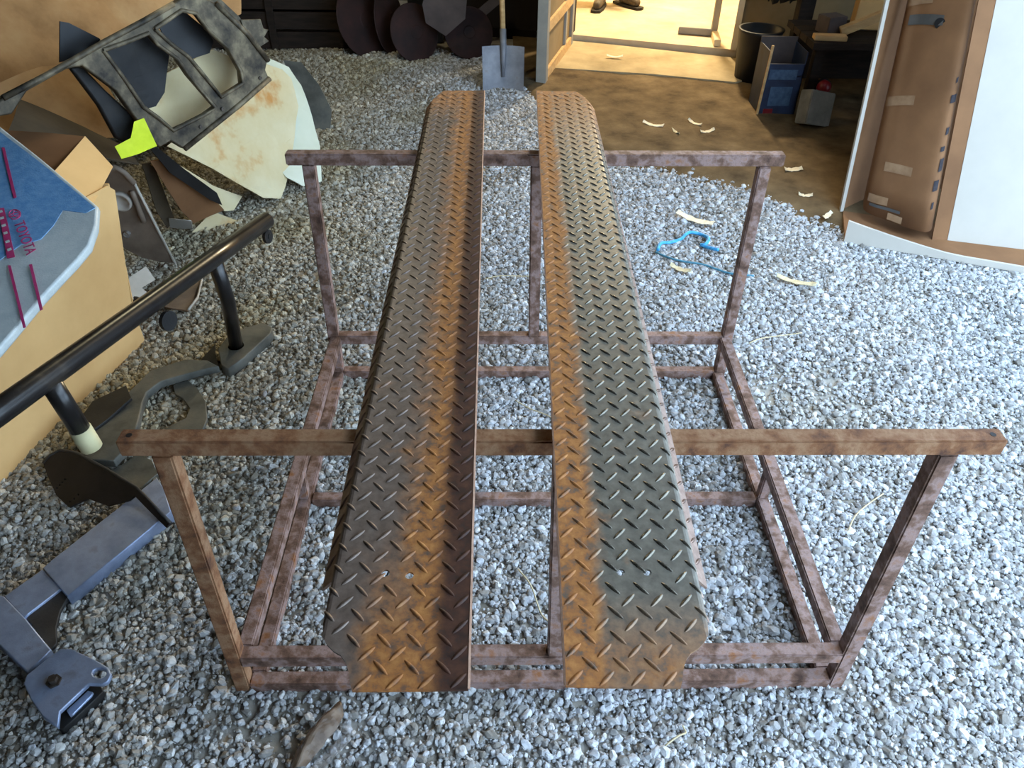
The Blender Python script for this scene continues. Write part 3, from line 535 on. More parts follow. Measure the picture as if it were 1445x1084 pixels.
# outlines of cut sheets: o = a point of the sheet, u and v = its axes in the world, p = outline and holes in metres
DATA = {
 'rad': {"o":[-1.4837,3.0019,0.8375],"u":[0.6062,0.7953,-0.0],"v":[-0.0623,0.0475,0.9969],"p":[[[-0.585,0.0094],[-0.4947,0.0565],[-0.3358,0.0885],[-0.1035,0.1447],[0.0819,0.1844],[0.214,0.2162],[0.3107,0.2414],[0.3963,0.1865],[0.508,0.0484],[0.5789,-0.0716],[0.5573,-0.1046],[0.5652,-0.1419],[0.3903,-0.2039],[0.0799,-0.2991],[0.0368,-0.2536],[-0.018,-0.2623],[-0.0498,-0.2044],[-0.1133,-0.0211],[-0.2012,0.0897],[-0.2583,0.0912],[-0.4115,0.0558],[-0.4865,0.0003]],[[-0.1098,0.122],[-0.0025,0.1306],[0.0801,0.1406],[0.1025,0.096],[0.1655,0.0306],[0.1921,-0.0395],[0.2711,-0.1832],[0.2176,-0.1973],[0.0567,-0.2167],[0.0148,-0.1569],[-0.0319,-0.1003],[-0.0673,0.0081]],[[0.1103,0.1494],[0.2415,0.189],[0.2979,0.1685],[0.3333,0.0998],[0.401,0.016],[0.4337,-0.081],[0.4259,-0.128],[0.3094,-0.153],[0.2551,-0.0493],[0.2149,0.0248],[0.1596,0.0838]]]},
 'rad_dark': {"o":[-1.4947,3.0683,0.8222],"u":[0.6062,0.7953,-0.0],"v":[-0.0623,0.0475,0.9969],"p":[[[-0.1355,0.1339],[0.067,0.1561],[0.1484,0.0831],[0.1072,0.0051],[0.0637,-0.0791],[0.0102,-0.12],[-0.0523,-0.1193],[-0.089,-0.0714],[-0.1045,-0.0041]]]},
 'rad_inner': {"o":[-1.36,3.2729,0.9098],"u":[0.6062,0.7953,-0.0],"v":[-0.0623,0.0475,0.9969],"p":[[[-0.1164,0.0747],[-0.0134,0.1161],[0.0829,0.0148],[0.1061,-0.0387],[0.0718,-0.078],[-0.0247,-0.081],[-0.0937,-0.0176]]]},
 'rad_leg': {"o":[-1.579,2.9144,0.7429],"u":[0.6062,0.7953,-0.0],"v":[-0.0623,0.0475,0.9969],"p":[[[-0.0929,0.1738],[-0.0471,0.1679],[0.0027,0.0706],[0.0867,-0.0639],[0.0881,-0.134],[0.0437,-0.1769],[-0.0211,-0.1005],[-0.0435,0.026]]]},
 'rad_bracket': {"o":[-1.1412,3.4858,0.848],"u":[0.6062,0.7953,-0.0],"v":[-0.0623,0.0475,0.9969],"p":[[[-0.071,0.0866],[0.0271,0.0706],[0.0308,0.0335],[0.0544,0.0232],[0.0246,0.0009],[0.045,-0.0206],[-0.0048,-0.0329],[-0.0038,-0.0794],[-0.0412,-0.0767],[-0.0579,-0.0101]]]},
 'rad_top': {"o":[-1.22,3.4117,0.946],"u":[0.6062,0.7953,-0.0],"v":[-0.0623,0.0475,0.9969],"p":[[[-0.121,0.1143],[-0.0565,0.1086],[0.039,-0.0031],[0.0909,-0.1191],[0.061,-0.1184]]]},
 'tag': {"o":[-1.5297,2.8964,0.6419],"u":[0.6062,0.7953,-0.0],"v":[-0.0623,0.0475,0.9969],"p":[[[-0.0893,0.0001],[-0.0203,0.0113],[0.0146,0.0632],[0.0571,0.0645],[0.0633,0.0081],[0.0706,-0.0473],[-0.009,-0.053],[-0.0822,-0.0488]]]},
 'sheetD': {"o":[-1.4287,3.2848,0.6751],"u":[0.6062,0.7953,-0.0],"v":[-0.0623,0.0475,0.9969],"p":[[[-0.2409,0.0186],[-0.1692,0.0828],[-0.0108,0.1134],[0.1726,0.142],[0.3286,0.0486],[0.2746,-0.0599],[0.0899,-0.1023],[-0.1419,-0.1555],[-0.2368,-0.0967]]]},
 'darktri': {"o":[-1.6477,2.9709,0.9814],"u":[0.6062,0.7953,-0.0],"v":[-0.0623,0.0475,0.9969],"p":[[[-0.0434,0.0674],[-0.016,0.0574],[0.0753,-0.0137],[0.0869,-0.0559],[-0.0964,-0.0592]]]},
 'sheetA': {"o":[-1.3275,3.7813,0.3178],"u":[0.4575,0.8892,-0.0],"v":[-0.3374,0.1736,0.9252],"p":[[[-0.5128,0.118],[-0.1931,0.1693],[0.0636,0.2213],[0.2479,0.2819],[0.3578,0.2199],[0.3867,0.1642],[0.3418,0.0279],[0.2299,-0.0876],[0.0187,-0.2866],[-0.0462,-0.33],[-0.1533,-0.2809],[-0.2307,-0.1924],[-0.3497,-0.0514]]]},
 'sheetB': {"o":[-1.1936,4.0199,0.2418],"u":[0.6022,0.7983,-0.0],"v":[-0.5316,0.401,0.7461],"p":[[[0.0823,0.4098],[0.1912,0.3219],[0.1926,0.2108],[0.1396,0.0338],[0.0795,-0.1187],[-0.0441,-0.2937],[-0.1615,-0.2778],[-0.219,-0.2006],[-0.2344,-0.0702]]]},
 'sheetB2': {"o":[-1.2449,4.6838,0.1852],"u":[0.9998,0.0222,-0.0],"v":[-0.008,0.3615,0.9323],"p":[[[-0.1491,0.2081],[-0.0458,0.1966],[0.0487,0.0707],[0.1142,-0.0697],[0.0974,-0.1798],[0.0065,-0.1879],[-0.0673,-0.0494]]]},
 'sheetC': {"o":[-1.5018,3.4075,0.1852],"u":[0.2577,0.9662,-0.0],"v":[-0.1313,0.035,0.9907],"p":[[[-0.2744,0.2421],[-0.1558,0.2158],[0.0516,0.001],[0.2346,-0.1375],[0.1374,-0.1687],[0.0738,-0.142],[-0.0001,-0.077]]]},
 'darkstrip': {"o":[-1.4959,3.2208,0.3382],"u":[0.5517,0.834,-0.0],"v":[0.2252,-0.1489,0.9629],"p":[[[-0.1696,0.206],[-0.1359,0.2],[-0.0067,0.0375],[0.1565,-0.1545],[0.1867,-0.2418],[0.1135,-0.1755],[-0.0871,0.0559]]]},
 'sheetC2': {"o":[-1.5459,3.265,0.2369],"u":[0.6462,0.7632,-0.0],"v":[0.2648,-0.2242,0.9379],"p":[[[-0.1519,0.2398],[-0.0936,0.2323],[0.1418,-0.0827],[0.2033,-0.1911],[0.0415,-0.2066],[-0.0177,-0.1069],[-0.0798,0.0474]]]},
 'sheetC3': {"o":[-1.4964,3.3881,0.0209],"u":[0.8161,0.5779,-0.0],"v":[-0.4566,0.6448,0.613],"p":[[[-0.1189,-0.0109],[0.0166,0.0659],[0.1126,-0.0241],[-0.007,-0.0307]]]},
 'sheetC4': {"o":[-1.6343,3.3261,0.0489],"u":[0.9876,-0.1571,0.0],"v":[-0.0756,-0.4749,0.8768],"p":[[[-0.0377,0.0462],[0.0713,0.0378],[0.0401,-0.044],[-0.0746,-0.042]]]},
 'sheetC5': {"o":[-1.6607,3.2551,0.2276],"u":[0.6506,0.7594,-0.0],"v":[0.3233,-0.277,0.9049],"p":[[[-0.0776,0.2264],[-0.0286,0.2223],[0.0245,0.0201],[0.073,-0.1914],[0.0349,-0.2312],[-0.0137,-0.0994]]]},
 'paper1': {"o":[-2.0828,3.9718,0.7499],"u":[0.5151,0.8571,-0.0],"v":[-0.5447,0.3274,0.7721],"p":[[[-0.8082,-0.2105],[-0.5986,-0.1801],[-0.2905,-0.1354],[0.1946,-0.1221],[0.8654,-0.1272],[1.0276,0.0963],[0.5114,0.2751],[-0.3428,0.4293]]]},
 'paper2': {"o":[-1.9869,3.1718,0.663],"u":[0.4214,0.9069,-0.0],"v":[-0.6306,0.293,0.7187],"p":[[[-0.4079,-0.0342],[-0.1894,-0.0618],[0.0346,-0.1923],[0.2538,-0.2483],[0.3225,-0.0113],[0.3404,0.1304],[0.1455,0.1583],[-0.0791,0.1325],[-0.2833,0.109]]]},
 'boxface': {"o":[-1.5502,2.0898,0.3662],"u":[0.2392,0.971,-0.0],"v":[0.1189,-0.0293,0.9925],"p":[[[0.356,-0.3693],[0.3325,-0.1535],[0.3745,0.2773],[0.3459,0.3063],[0.1708,0.3184],[-0.312,0.2766],[-0.5964,-0.3695],[-0.4221,-0.3691]]]},
 'flap': {"o":[-1.4983,2.445,0.7102],"u":[0.045,0.999,-0.0],"v":[-0.7965,0.0359,0.6035],"p":[[[0.1718,0.0807],[0.1072,-0.0479],[-0.1307,-0.087],[-0.1277,0.0552]]]},
 'flap2': {"o":[-1.6602,2.4622,0.748],"u":[0.7836,0.6213,-0.0],"v":[-0.6105,0.77,0.1854],"p":[[[0.1822,0.0578],[-0.0296,0.2009],[-0.1576,-0.0488],[0.018,-0.193]]]},
 'dark_panel': {"o":[-1.7701,2.9288,0.6405],"u":[-0.42,0.9075,0.0],"v":[-0.7204,-0.3334,0.6082],"p":[[[0.1453,0.1822],[0.1713,-0.0525],[0.1488,-0.2033],[-0.0087,-0.2492],[-0.1146,-0.1166],[0.0337,-0.0413],[-0.2424,0.2129],[-0.0812,0.198]]]},
 'bag': {"o":[-1.231,1.6436,0.8924],"u":[0.9931,0.1176,-0.0],"v":[-0.1144,0.966,0.2318],"p":[[[-0.4198,0.6828],[-0.1926,0.4638],[-0.0236,0.2764],[0.1314,0.1023],[0.1414,0.0308],[0.1386,-0.0391],[0.118,-0.095],[0.069,-0.2084],[0.0162,-0.3498],[-0.0631,-0.5035]]]},
 'bag_blue': {"o":[-1.2736,1.7324,0.9275],"u":[0.9931,0.1176,-0.0],"v":[-0.1144,0.966,0.2318],"p":[[[-0.3434,0.5186],[-0.1451,0.3264],[0.0199,0.1485],[0.1597,-0.0059],[0.1398,-0.0229],[0.0842,-0.0082],[0.0752,-0.0646],[0.059,-0.1134],[0.0188,-0.1297],[-0.0153,-0.1794],[-0.098,-0.3105]]]},
 'bag_line1': {"o":[-1.3635,1.8608,0.9624],"u":[0.9931,0.1176,-0.0],"v":[-0.1144,0.966,0.2318],"p":[[[-0.0453,0.108],[-0.0382,0.1075],[0.042,-0.099],[0.0367,-0.104]]]},
 'bag_line2': {"o":[-1.1872,1.4471,0.8596],"u":[0.9931,0.1176,-0.0],"v":[-0.1144,0.966,0.2318],"p":[[[-0.0425,0.0991],[-0.0363,0.0986],[0.0397,-0.0921],[0.0344,-0.0936]]]},
 'bag_line3': {"o":[-1.1563,1.4758,0.8655],"u":[0.9931,0.1176,-0.0],"v":[-0.1144,0.966,0.2318],"p":[[[-0.0305,0.0721],[-0.0248,0.0739],[0.0289,-0.0678],[0.0239,-0.0716]]]},
 'bag_rect': {"o":[-1.2867,1.6435,0.9089],"u":[0.9931,0.1176,-0.0],"v":[-0.1144,0.966,0.2318],"p":[[[-0.0427,0.092],[-0.0285,0.0936],[0.0417,-0.0861],[0.0256,-0.0895]]]},
 'txt': [[-1.2782,1.6725,0.9155],[-1.2095,1.5685,0.889],[-1.3122,1.726,0.9291],[-1.2702,1.6777,0.9165]],
 'txt2': [[-1.3301,1.7213,0.9295],[-1.2425,1.5637,0.8898]],
 'liner': {"o":[-1.6788,2.973,0.2897],"u":[0.9973,0.0727,-0.0],"v":[0.0083,-0.1142,0.9934],"p":[[[-0.0477,0.1525],[-0.0234,0.1905],[0.0217,0.2179],[0.0478,0.1885],[0.0707,0.1392],[0.0821,0.0314],[0.115,-0.2676],[0.0535,-0.2572],[-0.0178,-0.231],[-0.0701,-0.1869],[-0.125,-0.1031],[-0.1048,0.0375]]]},
 'liner_spots': [[-1.6889,2.9659,0.3442],[-1.7202,2.9822,0.1841],[-1.6058,2.9638,0.4149]],
 'liner2': {"o":[-1.4545,2.7565,0.006],"u":[-0.9694,0.2454,0.0],"v":[-0.2442,-0.9648,0.0971],"p":[[[0.0672,0.1252],[0.094,0.0422],[0.0348,0.0107],[0.0024,-0.0538],[0.0663,-0.1769],[0.0381,-0.1931],[-0.026,-0.1115],[-0.0974,0.0364],[-0.122,0.1429],[-0.0471,0.1408]]]},
 'bracket_w': {"o":[-1.5714,2.6739,0.1148],"u":[0.4825,0.8759,-0.0],"v":[-0.5623,0.3097,0.7668],"p":[[[-0.0164,0.05],[0.0744,0.0557],[0.0678,-0.0077],[-0.0011,-0.0074],[0.005,-0.0425],[-0.0607,-0.0356],[-0.0653,-0.0121]]]},
 'hook': {"o":[-1.2137,2.0317,0.026],"u":[1.0,0.0,0.0],"v":[0.0,1.0,0.0],"p":[[[-0.0798,0.1123],[-0.0736,0.1406],[-0.0404,0.1488],[0.0088,0.1043],[0.0609,0.0301],[0.0919,-0.0595],[0.0943,-0.1167],[0.0438,-0.1376],[-0.0517,-0.134],[-0.0219,-0.0953],[0.0194,-0.0594],[0.018,-0.0078],[-0.0233,0.0455],[-0.0581,0.0688]]]},
 'strip': {"o":[-1.3386,2.0192,0.06],"u":[1.0,0.0,0.0],"v":[0.0,1.0,0.0],"p":[[[-0.1027,-0.0775],[-0.0812,0.0563],[-0.0412,0.168],[0.065,0.2353],[0.1428,0.2355],[0.1938,0.2016],[0.091,0.1518],[0.0135,0.1113],[-0.0172,0.0563],[-0.013,0.003],[0.0087,-0.0847],[0.0299,-0.1949],[0.0007,-0.2854],[-0.0906,-0.2789],[-0.1576,-0.161]]]},
 'strip2': {"o":[-1.4532,1.9602,0.075],"u":[1.0,0.0,0.0],"v":[0.0,1.0,0.0],"p":[[[-0.0628,-0.0422],[-0.0559,0.0446],[0.0282,0.1283],[0.073,0.0595],[0.0287,-0.0493],[-0.0088,-0.1281]]]},
 'footplate': {"o":[-1.0955,2.3727,0.05],"u":[1.0,0.0,0.0],"v":[0.0,1.0,0.0],"p":[[[-0.087,-0.0348],[-0.0751,0.0289],[-0.0211,0.1045],[0.0455,0.1387],[0.0867,0.1048],[0.0898,0.0667],[0.0276,-0.0875],[-0.0133,-0.16],[-0.046,-0.1348]]]},
 'footplate_low': {"o":[-1.2035,2.3066,0.02],"u":[1.0,0.0,0.0],"v":[0.0,1.0,0.0],"p":[[[-0.0436,-0.0175],[-0.0158,0.0988],[0.0049,0.0354],[0.0426,-0.0518],[0.011,-0.0603]]]},
 'debris': {"o":[-1.2763,1.7228,0.02],"u":[1.0,0.0,0.0],"v":[0.0,1.0,0.0],"p":[[[-0.09,-0.006],[-0.0194,0.0832],[0.0332,0.0506],[0.0708,-0.0064],[0.0367,-0.0732],[-0.0315,-0.043]]]},
 'beam': {"o":[-1.245,1.4455,0.05],"u":[1.0,0.0,0.0],"v":[0.0,1.0,0.0],"p":[[[-0.1336,-0.1187],[-0.1267,-0.0995],[0.0618,0.2237],[0.1017,0.176],[0.1508,0.085],[-0.0261,-0.2113]]]},
 'elbow': {"o":[-1.3668,1.2357,0.046],"u":[1.0,0.0,0.0],"v":[0.0,1.0,0.0],"p":[[[-0.0758,0.0022],[-0.0135,0.0917],[0.0653,0.0262],[0.0144,-0.0507],[0.0094,-0.0635]]]},
 'beamleg': {"o":[-1.3833,1.1391,0.049],"u":[1.0,0.0,0.0],"v":[0.0,1.0,0.0],"p":[[[-0.1459,0.1062],[-0.0582,0.099],[0.0326,0.029],[0.1385,-0.0614],[0.1091,-0.1227],[0.0056,-0.0487],[-0.0983,0.0152]]]},
 'gusset': {"o":[-1.2849,1.1741,0.038],"u":[1.0,0.0,0.0],"v":[0.0,1.0,0.0],"p":[[[-0.0736,0.0056],[-0.0248,0.0959],[0.006,0.0686],[0.0045,0.0245],[0.015,-0.0245],[0.0376,-0.0717],[0.0322,-0.0877]]]},
 'endcap': {"o":[-1.1504,0.9791,0.06],"u":[1.0,0.0,0.0],"v":[0.0,1.0,0.0],"p":[[[-0.1165,0.0235],[-0.0663,0.0956],[-0.0399,0.0954],[0.0409,0.06],[0.0736,0.0426],[0.0877,0.0238],[0.0863,0.0054],[0.0739,-0.0018],[0.0427,0.0003],[0.0224,-0.0354],[0.0035,-0.0683],[0.015,-0.1055],[-0.0297,-0.0817],[-0.0809,-0.0346],[-0.1129,0.0015]],[[0.0743,0.0276],[0.074,0.02],[0.0673,0.0154],[0.0568,0.0154],[0.0464,0.0202],[0.04,0.0279],[0.0402,0.0356],[0.0468,0.0403],[0.0575,0.0402],[0.068,0.0354]]]},
 'channel': {"o":[-1.1234,0.9381,0.03],"u":[1.0,0.0,0.0],"v":[0.0,1.0,0.0],"p":[[[-0.0395,-0.0152],[-0.0004,0.0562],[0.0303,0.0523],[0.043,0.0375],[0.0087,-0.0191],[-0.0132,-0.0531],[-0.0263,-0.053]]]},
 'inlay': {"o":[-1.1195,0.9424,0.038],"u":[1.0,0.0,0.0],"v":[0.0,1.0,0.0],"p":[[[-0.0244,-0.0185],[0.0052,0.031],[0.0186,0.0273],[0.0171,0.0183],[-0.0055,-0.0239],[-0.0102,-0.0325]]]},
 'blackplate': {"o":[-1.347,1.619,0.0618],"u":[0.8911,-0.4537,0.0],"v":[0.3953,0.7764,0.4909],"p":[[[-0.2321,-0.001],[-0.2246,0.029],[-0.2008,0.0548],[-0.1419,0.0682],[-0.0004,0.0603],[0.1335,0.0473],[0.305,-0.0031],[0.2971,-0.0194],[0.145,0.0236],[0.1347,0.0059],[0.0769,-0.034],[-0.0019,-0.0399],[-0.0481,-0.0852],[-0.1219,-0.07],[-0.1878,-0.0316]],[[-0.1306,-0.0493],[-0.1304,-0.0526],[-0.1343,-0.054],[-0.1383,-0.0522],[-0.1384,-0.0489],[-0.1346,-0.0475]],[[-0.1269,-0.0384],[-0.1268,-0.0417],[-0.1306,-0.0431],[-0.1346,-0.0412],[-0.1348,-0.038],[-0.1309,-0.0365]],[[-0.1232,-0.0275],[-0.1231,-0.0307],[-0.127,-0.0322],[-0.131,-0.0303],[-0.1311,-0.027],[-0.1272,-0.0256]],[[-0.1196,-0.0165],[-0.1194,-0.0198],[-0.1233,-0.0212],[-0.1273,-0.0193],[-0.1274,-0.016],[-0.1236,-0.0146]],[[-0.0535,-0.0684],[-0.0534,-0.0716],[-0.0572,-0.073],[-0.0611,-0.0712],[-0.0612,-0.068],[-0.0574,-0.0666]],[[-0.0451,-0.0559],[-0.045,-0.0591],[-0.0488,-0.0605],[-0.0527,-0.0587],[-0.0528,-0.0555],[-0.049,-0.0541]],[[-0.0396,-0.0397],[-0.0395,-0.043],[-0.0433,-0.0443],[-0.0471,-0.0425],[-0.0472,-0.0393],[-0.0435,-0.0379]]]},
 'blackplate_ax': [0.4922,0.8705,0.0],
 'tube': [[-0.9807,2.5918,0.4539],[-1.2413,1.3063,0.6468],[-1.2886,1.1075,0.6713]],
 'leg1': [-1.0562,2.2195,0.5098],
 'leg2': [-1.2113,1.4542,0.6246],
 'bx': {"A":[1.637,3.579,0.0],"B":[2.04,3.25,0.0],"E":[2.361,3.138,0.0],"fl":[1.541,3.253,0.0],"fr":[2.271,2.971,0.0],"roll0":[1.702,3.389,0.0],"roll1":[1.96,3.249,0.0],"Atop":[1.677,3.85,0.942],"Btop":[1.981,3.5,1.024],"Etop":[2.07,3.45,1.036],"r0t":[1.775,3.75,0.965],"r1t":[1.928,3.55,1.012]},
}

# ------------------------------------------------------------------ clutter on the left: cartons, sheets and car parts
def V3(k): return Vector(k)
bx = thing('cardboard_box', (-1.75, 2.05, 0), 'large tan cardboard box with open flaps under the blue film pack', 'box')
plate('front_panel', 'boxface', .006, 'cardboard', bx, .012, .06, 3.)
mb = MB(); mb.hexa([(-2.30, 2.30, 0), (-1.53, 2.46, 0), (-1.53, 2.466, 0), (-2.30, 2.306, 0)], [(-2.30, 2.32, .70), (-1.44, 2.45, .66), (-1.44, 2.456, .66), (-2.30, 2.326, .70)]); mb.build('back_panel', 'cardboard', bx)
mb = MB(); mb.hexa([(-2.30, 1.45, 0), (-2.294, 1.45, 0), (-2.294, 2.30, 0), (-2.30, 2.30, 0)], [(-2.30, 1.45, .75), (-2.294, 1.45, .75), (-2.294, 2.30, .72), (-2.30, 2.30, .72)]); mb.build('far_panel', 'cardboard', bx)
plate('flap', 'flap', .006, 'cardboard', bx, .008, .05, 4.); plate('flap', 'flap2', .006, 'cardboard_brown', bx, .008, .05, 4.)

bag = thing('film_pack', V3(DATA['bag']['o']) - Vector((0, 0, .02)), 'flat blue and grey foam film pack printed in magenta on the tan box', 'parts bag')
plate('sleeve', 'bag', .024, 'bag_grey', bag, .006, .04, 5., .006, lift=.012, seed=3)
plate('blue_window', 'bag_blue', .002, 'bag_blue', bag, .006, .04, 5., lift=.0015, seed=3)['label'] = 'translucent blue film area'
for k in ('bag_line1', 'bag_line2', 'bag_line3', 'bag_rect'): plate('printed_bar', k, .0012, 'magenta', bag, .006, .04, 5., lift=.002, seed=3)
def flat_text(txt, p, q, parent, m, hratio, name):
    """lettering lying on the pack, running from p to q"""
    n_ = Vector(DATA['bag']['u']).cross(Vector(DATA['bag']['v'])); p, q = Vector(p), Vector(q); d = q - p; ln = d.length; d.normalize(); up = n_.cross(d)
    cu = bpy.data.curves.new('t', 'FONT'); cu.body = txt; cu.extrude = .0006; cu.size = 1
    ob = bpy.data.objects.new('t', cu); COL.objects.link(ob); dg = bpy.context.evaluated_depsgraph_get(); dg.update(); me = bpy.data.meshes.new_from_object(ob.evaluated_get(dg)); bpy.data.objects.remove(ob)
    xs = [v.co.x for v in me.vertices]; x0, x1 = min(xs), max(xs); base = p + n_ * .006 - wloc(parent)
    hs = hratio
    for v in me.vertices:
        a, b, z = (v.co.x - x0) / (x1 - x0) * ln, v.co.y * hs, v.co.z; v.co = base + d * a + up * b + n_ * z
    me.materials.clear(); me.materials.append(M[m]); o = bpy.data.objects.new(name, me); COL.objects.link(o); o.parent = parent; return o
tx = DATA['txt']
flat_text('TOYOTA', tx[0], tx[1], bag, 'magenta', .034, 'printed_lettering')
n_ = Vector(DATA['bag']['u']).cross(Vector(DATA['bag']['v'])); c_ = (Vector(tx[2]) + Vector(tx[3])) / 2 + n_ * .006 + (Vector(tx[1]) - Vector(tx[0])).normalized() * 0
dT = (Vector(tx[1]) - Vector(tx[0])).normalized(); uT = n_.cross(dT); c_ = c_ + uT * .004
def ellipse_ring(c, rx_, ry_, parent, name, m='magenta'):
    mb = MB(); pts = [c + dT * rx_ * math.cos(2 * math.pi * k / 28) + uT * ry_ * math.sin(2 * math.pi * k / 28) for k in range(29)]
    mb.tube(pts, .0011, 6, False); return mb.build(name, m, parent)
ellipse_ring(c_, .019, .0125, bag, 'printed_emblem'); ellipse_ring(c_ + uT * .0035, .0135, .0065, bag, 'printed_emblem'); ellipse_ring(c_ - uT * .001, .0055, .0112, bag, 'printed_emblem')
mm = [(.06, .3), (.2, .34), (.36, .3), (.52, .34), (.7, .3), (.86, .34)]
p_, q_ = Vector(DATA['txt2'][0]), Vector(DATA['txt2'][1])
for t, s_ in mm:                                   # worn pale strokes in the magenta block
    c0 = p_ + (q_ - p_) * t + n_ * .0045; a = dT * .004; b = uT * .0045
    MB().hexa([c0 - a - b, c0 + a - b, c0 + a + b, c0 - a + b], [v + n_ * .0008 for v in (c0 - a - b, c0 + a - b, c0 + a + b, c0 - a + b)]).build('printed_stroke', 'bag_grey', bag)

plate('dark_card_sheet', 'dark_panel', .008, 'dark_card', None, .01, .05, 4.); o = bpy.context.scene.objects['dark_card_sheet']; tag(o, 'dark stained card sheet between tan box and dusty radiator support', 'card sheet')
for k, nm, m, lb, cat, wp in (
        ('paper1', 'kraft_sheet', 'kraft', 'crumpled brown kraft cardboard sheet behind the radiator support', 'cardboard', .06),
        ('sheetD', 'cardboard_sheet', 'pale_card', 'tan cardboard sheet seen through the radiator support openings', 'cardboard', .015),
        ('darktri', 'rubber_flap', 'black_plastic', 'black triangular flap sticking up behind the radiator support', 'rubber flap', .006),
        ('paper2', 'kraft_sheet', 'kraft', 'creased brown cardboard at the very corner above the blue pack', 'cardboard', .05),
        ('sheetA', 'cardboard_sheet', 'pale_card', 'pale cardboard sheet with orange stains below the radiator support', 'cardboard', .02),
        ('sheetB', 'cardboard_sheet', 'greenish_card', 'pale greenish white card behind the orange stained sheet', 'cardboard', .02),
        ('sheetB2', 'rubber_mat', 'steel_grey', 'dark grey mat edge lying behind the pale white card', 'mat', .01),
        ('sheetC', 'flattened_carton', 'pale_card', 'flattened pale carton lying under the stained cardboard sheet', 'cardboard', .012),
        ('sheetC2', 'flattened_carton', 'cardboard_brown', 'flattened brown carton piece leaning below the yellow tape', 'cardboard', .012),
        ('darkstrip', 'black_strip', 'black_plastic', 'black strip wedged between the flattened carton pieces', 'rubber strip', .006),  # black strip laid in the gap between the carton pieces
        ('sheetC3', 'cardboard_scrap', 'pale_card', 'small pale cardboard scrap lying on gravel near tube end', 'cardboard', .004),
        ('sheetC4', 'cardboard_scrap', 'white_card', 'small whitish card scrap next to the grey plastic liner', 'cardboard', .004),
        ('sheetC5', 'card_strip', 'dark_card', 'narrow dark card strip standing beside the grey plastic liner', 'cardboard', .008)):
    tag(plate(nm, k, .006 if wp > .005 else .004, m, None, wp, .05, 5. if wp < .04 else 3.2, ridge=(150, .0012, .55) if k == 'sheetA' else None), lb, cat)

rd = thing('radiator_support', V3(DATA['rad']['o']) - Vector((0, 0, .3)), 'dusty dark steel radiator support panel with two large openings', 'car part')
RN = Vector(DATA['rad']['u']).cross(Vector(DATA['rad']['v']))
plate('panel', 'rad', .035, 'radiator', rd, .006, .06, 6., .006, lift=.02)
plate('panel', 'rad_dark', .006, 'steel_black', rd, .01, .05, 6.)['label'] = 'black inner shroud'
plate('duct', 'rad_inner', .006, 'black_plastic', rd, .01, .05, 6.); plate('arm', 'rad_leg', .03, 'steel_black', rd, .006, .05, 6., .008)
plate('bracket', 'rad_bracket', .012, 'radiator', rd, .004, .05, 6., .003); plate('top_strip', 'rad_top', .012, 'radiator', rd)
rO, rU, rV = V3(DATA['rad']['o']), V3(DATA['rad']['u']), V3(DATA['rad']['v'])
def on(key, i, j, up=0.):
    d = DATA[key]; a, b = d['p'][i][j]; return V3(d['o']) + V3(d['u']) * a + V3(d['v']) * b + V3(d['u']).cross(V3(d['v'])) * up
ol = DATA['rad']['p'][0]
for poly_i, idx in ((0, (1, 2, 3, 4, 5)), (0, (11, 12, 13)), (0, (7, 8, 9))):
    mb = MB(); mb.tube([on('rad', poly_i, j, .022) for j in idx], .011, 8); mb.build('rolled_edge', 'radiator', rd, True)
for h_i in (1, 2):
    mb = MB(); k = len(DATA['rad']['p'][h_i]); mb.tube([on('rad', h_i, j % k, .022) for j in range(k + 1)], .008, 8, False); mb.build('rolled_edge', 'radiator', rd, True)
for a, b in ((.1, .5), (.55, .35), (.8, .6)):
    p = on('rad', 0, 11).lerp(on('rad', 0, 13), a) + rV * .03 + RN * .022; mb = MB(); lathe(mb, p, RN, [(0, .008), (.004, .007)], 10); mb.build('bolt', 'bolt', rd)
tag(plate('marking_tape', 'tag', .003, 'yellow_tag', None, .006, .03, 9., lift=.032), 'fluorescent yellow green tape piece stuck on the radiator support', 'tape')

ln = thing('fender_liner', V3(DATA['liner']['o']) - Vector((0, 0, .22)), 'grey brown plastic fender liner standing beside the tan box', 'car part')
lo_ = plate('shell', 'liner', .006, 'liner', ln, .02, .04, 5.)
LNn = V3(DATA['liner']['u']).cross(V3(DATA['liner']['v']))
mb = MB(); mb.tube([on('liner', 0, j, .004) for j in (4, 5, 6)], .006, 8); mb.build('rim', 'liner_edge', ln, True)
sp_ = DATA['liner_spots']
mb = MB(); lathe(mb, V3(sp_[0]) - LNn * .004, LNn, [(0, .046), (.016, .042), (.018, .034), (.010, .030)], 24); mb.build('boss', 'liner_edge', ln, True)
mb = MB(); mb.tube([V3(sp_[0]) + V3(DATA['liner']['u']) * .06 + V3(DATA['liner']['v']) * (.05 - .03 * k) + LNn * .004 for k in range(6)], .012, 8); mb.build('rib', 'liner', ln, True)
mb = MB(); lathe(mb, V3(sp_[1]) - LNn * .004, LNn, [(0, .016), (.014, .014), (.016, .004)], 14); mb.build('bolt', 'chrome', ln)
mb = MB(); mb.tube([on('liner', 0, j, .006) for j in (0, 1, 2, 3, 4)], .013, 8); mb.build('top_roll', 'liner', ln, True)
l2 = thing('fender_bracket', V3(DATA['liner2']['o']) - Vector((0, 0, .02)), 'curved grey brown bracket plate lying under the black tube', 'car part')
plate('plate', 'liner2', .008, 'liner', l2, .006, .04, 6., lift=.03); mb = MB(); mb.tube([on('liner2', 0, j, .034) for j in (4, 5, 6, 7, 8)], .005, 8); mb.build('rim', 'liner_edge', l2, True)
b2 = thing('hinge_bracket', V3(DATA['bracket_w']['o']) - Vector((0, 0, .05)), 'small pale metal bracket between tan box and black tube', 'car part')
plate('plate', 'bracket_w', .01, 'liner_edge', b2, .004, .03, 8.); cc = V3(DATA['bracket_w']['o'])
